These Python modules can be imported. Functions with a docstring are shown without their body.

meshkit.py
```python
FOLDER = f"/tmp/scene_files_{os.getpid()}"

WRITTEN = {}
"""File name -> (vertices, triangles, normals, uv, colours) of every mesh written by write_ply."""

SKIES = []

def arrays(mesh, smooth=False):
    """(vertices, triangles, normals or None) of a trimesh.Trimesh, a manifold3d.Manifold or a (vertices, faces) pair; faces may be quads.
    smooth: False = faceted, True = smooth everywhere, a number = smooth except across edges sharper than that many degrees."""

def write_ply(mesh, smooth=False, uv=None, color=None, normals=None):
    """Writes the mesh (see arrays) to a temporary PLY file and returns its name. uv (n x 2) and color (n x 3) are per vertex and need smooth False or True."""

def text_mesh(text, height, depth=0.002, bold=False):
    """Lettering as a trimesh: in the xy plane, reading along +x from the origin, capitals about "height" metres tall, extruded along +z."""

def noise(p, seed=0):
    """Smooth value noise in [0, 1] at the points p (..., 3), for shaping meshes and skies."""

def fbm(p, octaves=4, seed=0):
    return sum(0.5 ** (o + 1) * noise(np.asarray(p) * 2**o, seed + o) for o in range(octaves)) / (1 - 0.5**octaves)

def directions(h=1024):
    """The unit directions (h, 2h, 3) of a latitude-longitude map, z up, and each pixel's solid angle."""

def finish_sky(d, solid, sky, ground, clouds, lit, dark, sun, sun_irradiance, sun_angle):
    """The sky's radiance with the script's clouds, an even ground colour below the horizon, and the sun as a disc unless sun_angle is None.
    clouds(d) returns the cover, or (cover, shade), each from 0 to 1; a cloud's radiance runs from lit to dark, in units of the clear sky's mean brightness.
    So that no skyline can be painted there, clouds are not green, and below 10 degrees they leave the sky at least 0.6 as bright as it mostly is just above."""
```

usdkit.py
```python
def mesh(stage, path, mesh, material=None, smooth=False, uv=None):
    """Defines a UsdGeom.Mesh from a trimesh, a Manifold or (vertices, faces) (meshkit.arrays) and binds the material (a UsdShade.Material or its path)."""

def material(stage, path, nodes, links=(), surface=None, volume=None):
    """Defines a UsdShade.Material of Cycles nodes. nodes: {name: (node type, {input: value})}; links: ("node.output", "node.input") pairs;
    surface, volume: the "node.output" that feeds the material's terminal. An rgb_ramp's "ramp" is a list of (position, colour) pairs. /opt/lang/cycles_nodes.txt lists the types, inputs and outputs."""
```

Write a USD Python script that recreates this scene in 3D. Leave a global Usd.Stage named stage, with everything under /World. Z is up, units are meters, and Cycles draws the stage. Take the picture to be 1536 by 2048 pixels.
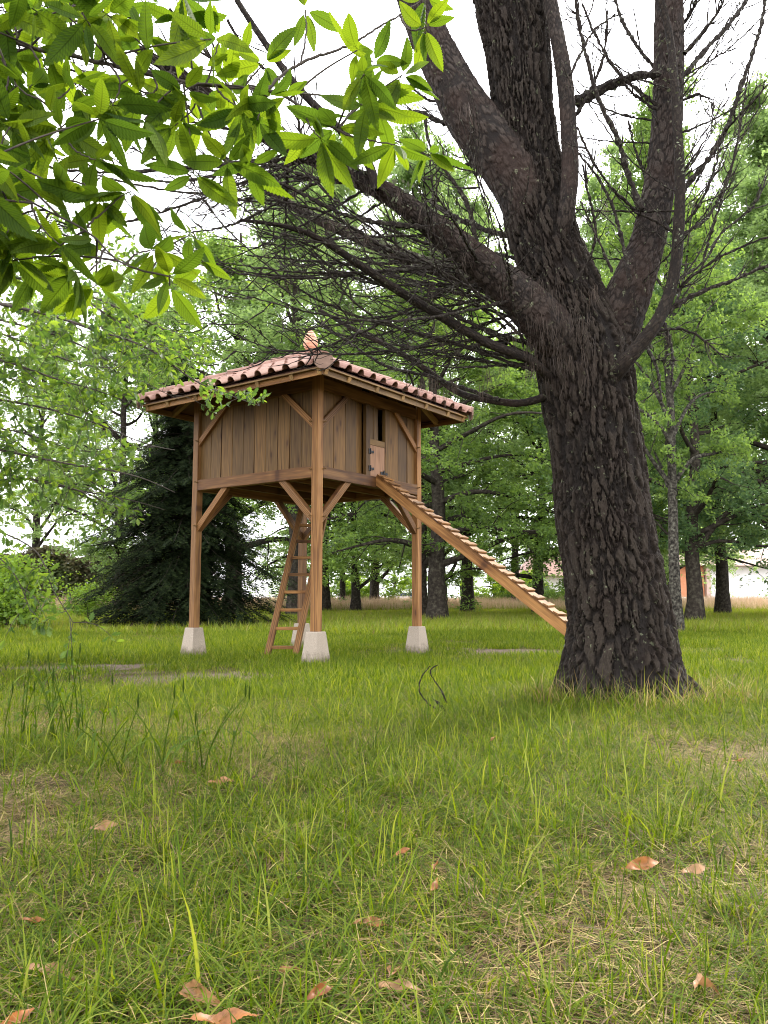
import math, numpy as np, trimesh, usdkit, meshkit
from scipy.spatial import cKDTree
from scipy.interpolate import CubicSpline
from pxr import Usd, UsdGeom, UsdLux, UsdShade, Gf, Sdf, Vt

stage = Usd.Stage.CreateInMemory()
UsdGeom.SetStageUpAxis(stage, 'Z'); UsdGeom.SetStageMetersPerUnit(stage, 1.0)
UsdGeom.Xform.Define(stage, '/World'); UsdGeom.Scope.Define(stage, '/World/Looks')
mat = lambda n, nodes, links=(), surface=None, volume=None: usdkit.material(stage, '/World/Looks/' + n, nodes, links, surface, volume)

# ------------------------------------------------------------------ camera
EYE = np.array([0, 0, 0.95]); F_PX = 1616.0; PITCH = 0.1048
cam = UsdGeom.Camera.Define(stage, '/World/camera')
cp, sp = math.cos(PITCH), math.sin(PITCH)
cam.AddTransformOp().Set(Gf.Matrix4d(1, 0, 0, 0, 0, -sp, cp, 0, 0, -cp, -sp, 0, *map(float, EYE), 1))
cam.CreateHorizontalApertureAttr(36.0); cam.CreateVerticalApertureAttr(48.0)
cam.CreateFocalLengthAttr(36.0 * F_PX / 1536); cam.CreateClippingRangeAttr((0.05, 2000.0))
cam.CreateExposureAttr(2.03)

# ------------------------------------------------------------------ sky and sun (bright overcast)
SUN = np.array([0.50, 0.55, 0.67]); SUN /= np.linalg.norm(SUN)
sky = UsdLux.DomeLight.Define(stage, '/World/sky')
skym = mat('overcast_sky', {
    's': ('sky_texture', {'sky_type': 'single_scattering', 'sun_disc': False, 'sun_elevation': math.asin(SUN[2]), 'sun_rotation': math.atan2(SUN[0], SUN[1])}),
    'tc': ('texture_coordinate', {}), 'no': ('noise_texture', {'scale': 2.2, 'detail': 5.0, 'roughness': 0.55}),
    'ra': ('rgb_ramp', {'ramp': [(0.0, (.80,) * 3), (0.6, (1.0,) * 3)]}),
    'cl': ('mix', {'mix_type': 'multiply', 'fac': 1.0, 'color1': (17.0, 17.0, 17.6)}),
    'mx': ('mix', {'mix_type': 'mix', 'fac': 0.90}),
    'b': ('background_shader', {'strength': 0.055})},
    [('tc.generated', 'no.vector'), ('no.fac', 'ra.fac'), ('ra.color', 'cl.color2'), ('s.color', 'mx.color1'), ('cl.color', 'mx.color2'), ('mx.color', 'b.color')], surface='b.background')
UsdShade.MaterialBindingAPI.Apply(sky.GetPrim()).Bind(skym)
sky.GetPrim().SetCustomDataByKey('kind', 'structure')
sky.GetPrim().SetCustomDataByKey('label', 'bright white overcast sky behind the trees'); sky.GetPrim().SetCustomDataByKey('category', 'sky')
sun = UsdLux.DistantLight.Define(stage, '/World/sun')
sun.CreateNormalizeAttr(True); sun.CreateIntensityAttr(0.40); sun.CreateAngleAttr(10.0); sun.CreateColorAttr(Gf.Vec3f(1.0, 0.94, 0.82))
_z = SUN; _x = np.cross([0, 0, 1], _z); _x /= np.linalg.norm(_x); _y = np.cross(_z, _x)
sun.AddTransformOp().Set(Gf.Matrix4d(*_x, 0, *_y, 0, *_z, 0, 0, 0, 20, 1))

# ------------------------------------------------------------------ helpers
def at(px, py, Y):
    """The point at distance Y ahead that stands at the photograph's pixel (px, py)."""
    u, v = (px - 768) / F_PX, (1024 - py) / F_PX
    d = np.array([u, cp - v * sp, sp + v * cp])
    return EYE + d * (Y / d[1])
def pix(p):
    d = p - EYE; c = d[1] * cp + d[2] * sp
    return 768 + F_PX * d[0] / c, 1024 - F_PX * (-d[1] * sp + d[2] * cp) / c
used = {}
def numbered(path):
    n = used.get(path, 0); used[path] = n + 1
    return path if n == 0 else f'{path}_{n:03d}'
def tag(prim, label=None, cat=None, group=None, kind=None):
    p = prim.GetPrim() if hasattr(prim, 'GetPrim') else prim
    for k, v in (('label', label), ('category', cat), ('group', group), ('kind', kind)):
        if v: p.SetCustomDataByKey(k, v)
    return prim
class Thing:
    """An Xform at the thing's base; its parts are children given in world coordinates."""
    def __init__(self, name, label, cat, loc, group=None, parent=None):
        self.path = numbered((parent.path if parent else '/World') + '/' + name)
        self.o = np.array(loc, float)
        self.x = UsdGeom.Xform.Define(stage, self.path)
        rel = self.o - (parent.o if parent else 0)
        self.x.AddTranslateOp().Set(Gf.Vec3d(*map(float, rel)))
        if label: tag(self.x, label, cat, group)
def obj(name, mesh, m, parent=None, smooth=False, attrs=None, uv=None, label=None, kind=None):
    path = numbered((parent.path if parent else '/World') + '/' + name)
    v, f, n = meshkit.arrays(mesh, smooth)
    if parent is not None: v = v - parent.o
    g = usdkit.mesh(stage, path, (v, f), m)
    if n is not None:
        g.CreateNormalsAttr(Vt.Vec3fArray.FromNumpy(n.astype(np.float32))); g.SetNormalsInterpolation('vertex')
    api = UsdGeom.PrimvarsAPI(g)
    for k, a in (attrs or {}).items():
        a = np.broadcast_to(np.asarray(a, np.float32), (len(v),)) if np.ndim(a) == 0 else np.asarray(a, np.float32)
        api.CreatePrimvar(k, Sdf.ValueTypeNames.FloatArray, 'vertex').Set(Vt.FloatArray.FromNumpy(np.ascontiguousarray(a)))
    if uv is not None:
        api.CreatePrimvar('st', Sdf.ValueTypeNames.TexCoord2fArray, 'vertex').Set(Vt.Vec2fArray.FromNumpy(np.asarray(uv, np.float32)))
    tag(g, label, None, None, kind)
    return g
class Sub:                                   # a part that has sub-parts
    def __init__(self, name, parent):
        self.path = numbered(parent.path + '/' + name); self.o = parent.o
        self.x = UsdGeom.Xform.Define(stage, self.path)
class MB:
    def __init__(self): self.v, self.f, self.n, self.a = [], [], 0, []
    def add(self, v, f, a=None):
        self.v.append(np.asarray(v, float)); self.f.append(np.asarray(f, int) + self.n); self.n += len(v)
        self.a.append(np.zeros(len(v)) if a is None else np.broadcast_to(np.asarray(a, float), (len(v),)))
    def mesh(self): return np.vstack(self.v), np.vstack(self.f)
    def attr(self): return np.concatenate(self.a)
def unit(a): a = np.asarray(a, float); return a / np.maximum(np.linalg.norm(a, axis=-1, keepdims=True), 1e-12)
def curve(pts, n):
    pts = np.asarray(pts, float)
    d = np.r_[0, np.cumsum(np.linalg.norm(np.diff(pts, axis=0), axis=1))]
    if len(pts) == 2: return pts[0] + np.linspace(0, 1, n)[:, None] * (pts[1] - pts[0])
    return CubicSpline(d / d[-1], pts, bc_type='natural')(np.linspace(0, 1, n))
def frames(p):
    t = unit(np.gradient(p, axis=0)); a = np.empty_like(p)
    r = np.array([0, 1.0, 0]) if abs(t[0, 1]) < .9 else np.array([1.0, 0, 0])
    for i in range(len(p)):
        r = r - t[i] * (r @ t[i]); r = r / np.linalg.norm(r); a[i] = r
    return t, a, np.cross(t, a)
def tube(p, rad, k=6, tip=True):
    p = np.asarray(p, float); n = len(p); rad = np.broadcast_to(np.asarray(rad, float), (n,))
    t, a, b = frames(p); th = np.arange(k) / k * 2 * np.pi
    v = (p[:, None] + rad[:, None, None] * (np.cos(th)[None, :, None] * a[:, None] + np.sin(th)[None, :, None] * b[:, None])).reshape(-1, 3)
    i, j = np.meshgrid(np.arange(n - 1), np.arange(k), indexing='ij'); i, j = i.ravel(), j.ravel(); j2 = (j + 1) % k
    q = np.stack([i * k + j, i * k + j2, (i + 1) * k + j2, (i + 1) * k + j], 1)
    f = np.vstack([q[:, [0, 1, 2]], q[:, [0, 2, 3]]])
    if tip:
        v = np.vstack([v, p[-1] + t[-1] * rad[-1] * .6]); e = np.arange(k)
        f = np.vstack([f, np.stack([(n - 1) * k + e, (n - 1) * k + (e + 1) % k, np.full(k, n * k)], 1)])
    return v, f
BOXF = np.array([[0, 2, 1], [0, 3, 2], [4, 5, 6], [4, 6, 7], [0, 1, 5], [0, 5, 4], [1, 2, 6], [1, 6, 5], [2, 3, 7], [2, 7, 6], [3, 0, 4], [3, 4, 7]])
def box8(l, w, h):
    return np.array([[x * l / 2, y * w / 2, z * h / 2] for z in (-1, 1) for x, y in ((-1, -1), (1, -1), (1, 1), (-1, 1))])
def chamfer_box(l, w, h, c):
    pts = []
    for sx in (-1, 1):
        for sy in (-1, 1):
            for sz in (-1, 1):
                q = np.array([sx * l / 2, sy * w / 2, sz * h / 2])
                for k in range(3):
                    o = np.array([c, c, c]) * 1.0; o[k] = 0; pts.append(q - np.array([sx, sy, sz]) * o)
    hull = trimesh.convex.convex_hull(np.array(pts))
    v, f = np.array(hull.vertices), np.array(hull.faces)
    return v, f
rngT = np.random.default_rng(5)
def timber(parent, name, p0, p1, w, h, m, up=(0, 0, 1), c=0.004, label=None):
    """A squared piece of wood from p0 to p1, w across, h along up; its own frame has x along the grain."""
    p0, p1 = np.asarray(p0, float), np.asarray(p1, float)
    x = unit(p1 - p0); y = unit(np.cross(up, x)); z = np.cross(x, y); L = np.linalg.norm(p1 - p0)
    v, f = chamfer_box(L, w, h, c)
    path = numbered(parent.path + '/' + name)
    g = usdkit.mesh(stage, path, (v, f), m)
    r = rngT.random()
    UsdGeom.PrimvarsAPI(g).CreatePrimvar('rnd', Sdf.ValueTypeNames.FloatArray, 'vertex').Set(Vt.FloatArray.FromNumpy(np.full(len(v), r, np.float32)))
    o = (p0 + p1) / 2 - parent.o
    g.AddTransformOp().Set(Gf.Matrix4d(*map(float, x), 0, *map(float, y), 0, *map(float, z), 0, *map(float, o), 1))
    tag(g, label)
    return g
def instancer(path, protos, pos, idx, yaw, scale, tilt=None):
    """protos: list of lists of (mesh name, (v, f), material, attrs)."""
    pi = UsdGeom.PointInstancer.Define(stage, path)
    targets = []
    for i, parts in enumerate(protos):
        x = UsdGeom.Xform.Define(stage, f'{path}/clump_{i:03d}')
        for nm, (v, f), m, a in parts:
            g = usdkit.mesh(stage, f'{path}/clump_{i:03d}/{nm}', (v, f), m)
            for k, arr in a.items():
                UsdGeom.PrimvarsAPI(g).CreatePrimvar(k, Sdf.ValueTypeNames.FloatArray, 'vertex').Set(Vt.FloatArray.FromNumpy(np.asarray(arr, np.float32)))
        targets.append(x.GetPath())
    pi.CreatePrototypesRel().SetTargets(targets)
    pi.CreatePositionsAttr(Vt.Vec3fArray.FromNumpy(np.asarray(pos, np.float32)))
    pi.CreateProtoIndicesAttr(Vt.IntArray.FromNumpy(np.asarray(idx, np.int32)))
    q = np.stack([np.cos(yaw / 2), np.zeros_like(yaw), np.zeros_like(yaw), np.sin(yaw / 2)], 1)
    pi.CreateOrientationsAttr(Vt.QuathArray([Gf.Quath(float(a), float(b), float(c), float(d)) for a, b, c, d in q]))
    s = np.asarray(scale, np.float32); s = np.repeat(s[:, None], 3, 1) if s.ndim == 1 else s
    pi.CreateScalesAttr(Vt.Vec3fArray.FromNumpy(np.ascontiguousarray(s)))
    return pi
def smooth01(x, a, b): t = np.clip((x - a) / (b - a), 0, 1); return t * t * (3 - 2 * t)

# ------------------------------------------------------------------ materials
def attr_ramp(key, ramp): return {'at': ('attribute', {'attribute': key}), 'ra': ('rgb_ramp', {'ramp': ramp})}
def leaf_mat(name, ramp, glow=1.9, trans=.45, rough=.5, spec=.35):
    """Leaf: diffuse plus light passing through, tone by the leaf's own number 'rnd'."""
    return mat(name, {**attr_ramp('rnd', ramp), 'hs': ('hsv', {'hue': 0.484, 'saturation': 1.14, 'value': glow, 'fac': 1.0}),
        'p': ('principled_bsdf', {'roughness': rough, 'specular_ior_level': spec}), 't': ('translucent_bsdf', {}), 'm': ('mix_closure', {'fac': trans})},
        [('at.fac', 'ra.fac'), ('ra.color', 'p.base_color'), ('ra.color', 'hs.color'), ('hs.color', 't.color'), ('p.BSDF', 'm.closure1'), ('t.BSDF', 'm.closure2')], surface='m.closure')
M = {}
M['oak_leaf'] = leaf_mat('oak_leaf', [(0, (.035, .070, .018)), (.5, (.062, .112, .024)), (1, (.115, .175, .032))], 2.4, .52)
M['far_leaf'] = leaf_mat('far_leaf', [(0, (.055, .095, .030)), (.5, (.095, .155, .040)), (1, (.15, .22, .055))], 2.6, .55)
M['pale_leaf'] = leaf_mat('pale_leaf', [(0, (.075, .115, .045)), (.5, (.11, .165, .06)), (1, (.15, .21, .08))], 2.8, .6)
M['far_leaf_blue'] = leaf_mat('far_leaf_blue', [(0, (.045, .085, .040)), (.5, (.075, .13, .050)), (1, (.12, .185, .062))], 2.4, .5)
M['bush_leaf'] = leaf_mat('bush_leaf', [(0, (.10, .17, .03)), (.5, (.15, .24, .04)), (1, (.20, .30, .05))], 2.0, .45)
M['fir_needle'] = leaf_mat('fir_needle', [(0, (.005, .009, .004)), (.6, (.010, .017, .006)), (1, (.026, .038, .011))], 1.2, .12, .8, .05)
M['hedge_leaf'] = leaf_mat('hedge_leaf', [(0, (.085, .065, .038)), (.4, (.10, .09, .045)), (1, (.09, .14, .04))], 1.3, .3)
M['grass_green'] = leaf_mat('grass_green', [(0, (.026, .050, .006)), (.35, (.056, .098, .009)), (.75, (.112, .158, .014)), (1, (.19, .215, .040))], 1.95, .42, .6, .1)
M['grass_far'] = leaf_mat('grass_far', [(0, (.085, .135, .018)), (.5, (.14, .19, .022)), (1, (.22, .25, .04))], 2.0, .4, .6, .2)
M['straw'] = leaf_mat('straw', [(0, (.075, .045, .024)), (.3, (.16, .105, .055)), (.65, (.27, .19, .065)), (1, (.50, .40, .17))], 1.3, .25, .6)
M['seed_head'] = leaf_mat('seed_head', [(0, (.38, .28, .17)), (1, (.58, .44, .30))], 1.3, .3, .6)
M['needles'] = leaf_mat('dead_needles', [(0, (.03, .021, .016)), (1, (.09, .066, .048))], 1.2, .25, .6)
M['lichen'] = leaf_mat('lichen', [(0, (.065, .075, .042)), (1, (.125, .14, .085))], 1.2, .2, .8)
# chestnut leaf: lateral veins from the leaf's own coordinates
M['chestnut_leaf'] = mat('chestnut_leaf', {
    'at': ('attribute', {'attribute': 'rnd'}), 'ra': ('rgb_ramp', {'ramp': [(0, (.030, .062, .014)), (.5, (.052, .095, .019)), (1, (.085, .135, .026))]}),
    'uv': ('uvmap', {'attribute': 'st'}), 'sx': ('separate_xyz', {}), 'ab': ('math', {'math_type': 'absolute'}),
    'q': ('math', {'math_type': 'multiply_add', 'value2': -0.20}), 'k': ('math', {'math_type': 'multiply', 'value2': 15.0}),
    'pp': ('math', {'math_type': 'pingpong', 'value2': 0.5}), 'vr': ('rgb_ramp', {'ramp': [(0, (.66,) * 3), (.08, (.74,) * 3), (.2, (1, 1, 1)), (1, (1.04, 1.04, 1))]}),
    'mr': ('rgb_ramp', {'ramp': [(0, (.5,) * 3), (.045, (.6,) * 3), (.08, (1, 1, 1)), (1, (1, 1, 1))]}),
    'm1': ('mix', {'mix_type': 'multiply', 'fac': .9}), 'm2': ('mix', {'mix_type': 'multiply', 'fac': .9}),
    'hs': ('hsv', {'hue': .472, 'saturation': 1.2, 'value': 2.7, 'fac': 1.0}),
    'bu': ('bump', {'strength': .5, 'distance': .002}),
    'p': ('principled_bsdf', {'roughness': .55, 'specular_ior_level': .12}), 't': ('translucent_bsdf', {}), 'm': ('mix_closure', {'fac': .55})},
    [('at.fac', 'ra.fac'), ('uv.UV', 'sx.vector'), ('sx.x', 'ab.value1'), ('ab.value', 'q.value1'), ('sx.y', 'q.value3'), ('q.value', 'k.value1'), ('k.value', 'pp.value1'),
     ('pp.value', 'vr.fac'), ('ab.value', 'mr.fac'), ('ra.color', 'm1.color1'), ('vr.color', 'm1.color2'), ('m1.color', 'm2.color1'), ('mr.color', 'm2.color2'),
     ('m2.color', 'p.base_color'), ('m2.color', 'hs.color'), ('hs.color', 't.color'), ('pp.value', 'bu.height'), ('bu.normal', 'p.normal'), ('p.BSDF', 'm.closure1'), ('t.BSDF', 'm.closure2')], surface='m.closure')
M['dead_leaf'] = mat('dead_leaf', {'at': ('attribute', {'attribute': 'rnd'}), 'ra': ('rgb_ramp', {'ramp': [(0, (.16, .05, .018)), (.5, (.34, .125, .032)), (1, (.38, .215, .10))]}),
    'no': ('noise_texture', {'scale': 55.0, 'detail': 4.0}), 'nr': ('rgb_ramp', {'ramp': [(.3, (.55,) * 3), (.7, (1.1,) * 3)]}), 'mm': ('mix', {'mix_type': 'multiply', 'fac': 1.0}),
    'g': ('geometry', {}), 'p': ('principled_bsdf', {'roughness': .5}), 't': ('translucent_bsdf', {}), 'm': ('mix_closure', {'fac': .25})},
    [('at.fac', 'ra.fac'), ('g.position', 'no.vector'), ('no.fac', 'nr.fac'), ('ra.color', 'mm.color1'), ('nr.color', 'mm.color2'), ('mm.color', 'p.base_color'), ('mm.color', 't.color'), ('p.BSDF', 'm.closure1'), ('t.BSDF', 'm.closure2')], surface='m.closure')
def wood_mat(name, dark, mid, light, grain=1.0, rough=.62):
    """Sawn softwood: growth rings and knots in the piece's own frame, shifted by its number."""
    return mat(name, {'tc': ('texture_coordinate', {}), 'at': ('attribute', {'attribute': 'rnd'}),
        'of': ('combine_xyz', {}), 'o1': ('math', {'math_type': 'multiply', 'value2': 37.0}), 'ad': ('vector_math', {'math_type': 'add'}),
        'mp': ('mapping', {'scale': (.9, 9.0, 9.0)}), 'n1': ('noise_texture', {'scale': 1.6, 'detail': 4.0, 'roughness': .6, 'distortion': 1.2}),
        'w': ('wave_texture', {'wave_type': 'bands', 'bands_direction': 'y', 'profile': 'sine', 'scale': 1.3, 'distortion': 6.0, 'detail': 2.0, 'detail_scale': .8}),
        'mf': ('mapping', {'scale': (3.0, 120.0, 120.0)}), 'nf': ('noise_texture', {'scale': 1.0, 'detail': 3.0}),
        'mk': ('mapping', {'scale': (2.1, 6.5, .4)}), 'vk': ('voronoi_texture', {'feature': 'f1', 'scale': 1.0, 'randomness': 1.0}),
        'kr': ('rgb_ramp', {'ramp': [(0, (.22, .15, .11)), (.08, (.34, .25, .2)), (.14, (.72, .64, .56)), (.34, (1, 1, 1)), (1, (1, 1, 1))]}),
        'mx': ('mix_float', {'fac': .55}), 'ra': ('rgb_ramp', {'ramp': [(.15, dark), (.5, mid), (.85, light)]}),
        'fr': ('rgb_ramp', {'ramp': [(.28, (.58,) * 3), (.68, (1.12,) * 3)]}), 'm1': ('mix', {'mix_type': 'multiply', 'fac': .9}), 'm2': ('mix', {'mix_type': 'multiply', 'fac': .85}),
        'tv': ('rgb_ramp', {'ramp': [(0, (.62, .60, .58)), (.5, (1, 1, 1)), (1, (1.32, 1.26, 1.15))]}), 'm3': ('mix', {'mix_type': 'multiply', 'fac': 1.0}),
        'bu': ('bump', {'strength': .35, 'distance': .003}), 'p': ('principled_bsdf', {'roughness': rough, 'specular_ior_level': .3})},
        [('at.fac', 'o1.value1'), ('o1.value', 'of.x'), ('o1.value', 'of.y'), ('o1.value', 'of.z'), ('tc.object', 'ad.vector1'), ('of.vector', 'ad.vector2'),
         ('ad.vector', 'mp.vector'), ('mp.vector', 'n1.vector'), ('mp.vector', 'w.vector'), ('ad.vector', 'mf.vector'), ('mf.vector', 'nf.vector'), ('ad.vector', 'mk.vector'), ('mk.vector', 'vk.vector'), ('vk.distance', 'kr.fac'),
         ('n1.fac', 'mx.a'), ('w.fac', 'mx.b'), ('mx.result', 'ra.fac'), ('nf.fac', 'fr.fac'), ('ra.color', 'm1.color1'), ('fr.color', 'm1.color2'), ('m1.color', 'm2.color1'), ('kr.color', 'm2.color2'),
         ('at.fac', 'tv.fac'), ('m2.color', 'm3.color1'), ('tv.color', 'm3.color2'), ('m3.color', 'p.base_color'), ('nf.fac', 'bu.height'), ('bu.normal', 'p.normal')], surface='p.BSDF')
M['frame_wood'] = wood_mat('frame_wood', (.095, .039, .010), (.175, .080, .023), (.275, .140, .047))
M['board_wood'] = wood_mat('board_wood', (.058, .026, .0055), (.118, .060, .0150), (.200, .112, .033))
M['fresh_wood'] = wood_mat('fresh_wood', (.19, .105, .036), (.27, .16, .060), (.35, .22, .092))
M['ply'] = wood_mat('door_ply', (.19, .10, .055), (.23, .125, .07), (.27, .155, .09))
M['soffit'] = wood_mat('soffit_wood', (.10, .038, .022), (.14, .055, .030), (.18, .075, .04))
def noise_mat(name, ramp, scale, rough=.8, detail=5.0, bump=.4, dist=.01, spec=.3, coord='position', key=None):
    n = {'g': ('geometry', {}), 'no': ('noise_texture', {'scale': scale, 'detail': detail, 'roughness': .6}), 'ra': ('rgb_ramp', {'ramp': ramp}),
         'bu': ('bump', {'strength': bump, 'distance': dist}), 'p': ('principled_bsdf', {'roughness': rough, 'specular_ior_level': spec})}
    l = [('g.position', 'no.vector'), ('no.fac', 'ra.fac'), ('no.fac', 'bu.height'), ('bu.normal', 'p.normal')]
    if key:
        n.update({'at': ('attribute', {'attribute': key[0]}), 'kr': ('rgb_ramp', {'ramp': key[1]}), 'mm': ('mix', {'mix_type': 'multiply', 'fac': 1.0})})
        l += [('at.fac', 'kr.fac'), ('ra.color', 'mm.color1'), ('kr.color', 'mm.color2'), ('mm.color', 'p.base_color')]
    else: l += [('ra.color', 'p.base_color')]
    return mat(name, n, l, surface='p.BSDF')
M['concrete'] = mat('concrete', {'g': ('geometry', {}), 'no': ('noise_texture', {'scale': 110.0, 'detail': 6.0, 'roughness': .6}), 'ra': ('rgb_ramp', {'ramp': [(.3, (.22, .175, .135)), (.5, (.33, .275, .22)), (.68, (.43, .37, .30))]}),
    'sx': ('separate_xyz', {}), 'n2': ('noise_texture', {'scale': 9.0, 'detail': 5.0, 'roughness': .65}), 'sr': ('rgb_ramp', {'ramp': [(.0, (0,) * 3), (.55, (0,) * 3), (.68, (.3,) * 3), (.85, (.7,) * 3), (1, (.8,) * 3)]}),
    'hz': ('math', {'math_type': 'multiply_add', 'value2': -2.2, 'value3': .42}), 'su': ('math', {'math_type': 'add'}), 'mx': ('mix', {'color2': (.10, .075, .05)}), 'bu': ('bump', {'strength': .35, 'distance': .004}), 'p': ('principled_bsdf', {'roughness': .85, 'specular_ior_level': .3})},
    [('g.position', 'no.vector'), ('no.fac', 'ra.fac'), ('g.position', 'sx.vector'), ('g.position', 'n2.vector'), ('sx.z', 'hz.value1'), ('hz.value', 'su.value1'), ('n2.fac', 'su.value2'), ('su.value', 'sr.fac'), ('sr.color', 'mx.fac'), ('ra.color', 'mx.color1'), ('mx.color', 'p.base_color'), ('no.fac', 'bu.height'), ('bu.normal', 'p.normal')], surface='p.BSDF')
M['tile'] = noise_mat('roof_tile', [(.25, (.24, .115, .080)), (.5, (.31, .17, .122)), (.75, (.37, .225, .17))], 9.0, .6, 5.0, .25, .004, .45, key=('rnd', [(0, (.72, .66, .66)), (.5, (1, 1, 1)), (1, (1.15, 1.12, 1.05))]))
M['clay'] = noise_mat('finial_clay', [(.3, (.46, .21, .13)), (.7, (.60, .31, .20))], 14.0, .6, 4.0, .2, .003)
M['cap_clay'] = noise_mat('cap_clay', [(.3, (.15, .09, .065)), (.7, (.22, .14, .10))], 14.0, .7, 4.0, .2, .003)
M['iron'] = mat('black_iron', {'p': ('principled_bsdf', {'base_color': (.012, .012, .013), 'roughness': .45, 'metallic': .6})}, surface='p.BSDF')
def bark_mat(name, crack, mid, plate, red, spots=(.13, .14, .085), amount=.62, red_fac=.4):
    """Bark: dark furrows, grey-brown plates, reddish patches where scales fell off and lichen spots."""
    return mat(name, {'at': ('attribute', {'attribute': 'bark'}), 'cr': ('rgb_ramp', {'ramp': [(.0, crack), (.3, tuple(np.array(crack) * .5 + np.array(mid) * .5)), (.55, mid), (1, plate)]}),
        'g': ('geometry', {}), 'n1': ('noise_texture', {'scale': 3.2, 'detail': 4.0, 'roughness': .6}), 'r1': ('rgb_ramp', {'ramp': [(.45, (0,) * 3), (.62, (1,) * 3)]}),
        'f1': ('math', {'math_type': 'multiply', 'value2': red_fac}), 'm1': ('mix', {'color2': red}),
        'n2': ('noise_texture', {'scale': 16.0, 'detail': 5.0, 'roughness': .7}), 'r2': ('rgb_ramp', {'ramp': [(amount, (0,) * 3), (amount + .06, (1,) * 3)]}),
        'f2': ('math', {'math_type': 'multiply', 'value2': .75}), 'm2': ('mix', {'color2': spots}),
        'n3': ('noise_texture', {'scale': 90.0, 'detail': 4.0}), 'r3': ('rgb_ramp', {'ramp': [(.25, (.6,) * 3), (.75, (1.3,) * 3)]}), 'm3': ('mix', {'mix_type': 'multiply', 'fac': 1.0}),
        'bu': ('bump', {'strength': .7, 'distance': .006}), 'p': ('principled_bsdf', {'roughness': .85, 'specular_ior_level': .2})},
        [('at.fac', 'cr.fac'), ('g.position', 'n1.vector'), ('n1.fac', 'r1.fac'), ('r1.color', 'f1.value1'), ('f1.value', 'm1.fac'), ('cr.color', 'm1.color1'),
         ('g.position', 'n2.vector'), ('n2.fac', 'r2.fac'), ('r2.color', 'f2.value1'), ('f2.value', 'm2.fac'), ('m1.color', 'm2.color1'),
         ('g.position', 'n3.vector'), ('n3.fac', 'r3.fac'), ('m2.color', 'm3.color1'), ('r3.color', 'm3.color2'), ('m3.color', 'p.base_color'), ('n3.fac', 'bu.height'), ('bu.normal', 'p.normal')], surface='p.BSDF')
M['pine_bark'] = bark_mat('pine_bark', (.005, .0033, .0024), (.0120, .0084, .0057), (.026, .0192, .0134), (.016, .0098, .0070))
M['limb_bark'] = bark_mat('limb_bark', (.006, .0042, .0034), (.0185, .0130, .0100), (.044, .0340, .0275), (.026, .0150, .0108), red_fac=.7)
M['twig_bark'] = noise_mat('twig_bark', [(.35, (.010, .008, .007)), (.55, (.024, .019, .016)), (.70, (.10, .105, .075))], 40.0, .9, 5.0, .8, .008, .1)
M['branch_bark'] = noise_mat('branch_bark', [(.3, (.03, .024, .02)), (.7, (.075, .06, .048))], 60.0, .8, 4.0, .4, .003)
M['oak_bark'] = noise_mat('oak_bark', [(.3, (.011, .009, .007)), (.52, (.032, .026, .020)), (.72, (.075, .07, .05))], 9.0, .9, 6.0, .9, .04, .1)
M['pale_bark'] = noise_mat('pale_bark', [(.40, (.012, .011, .009)), (.52, (.045, .040, .032)), (.68, (.11, .108, .085))], 14.0, .9, 6.0, .6, .02, .1)
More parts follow.
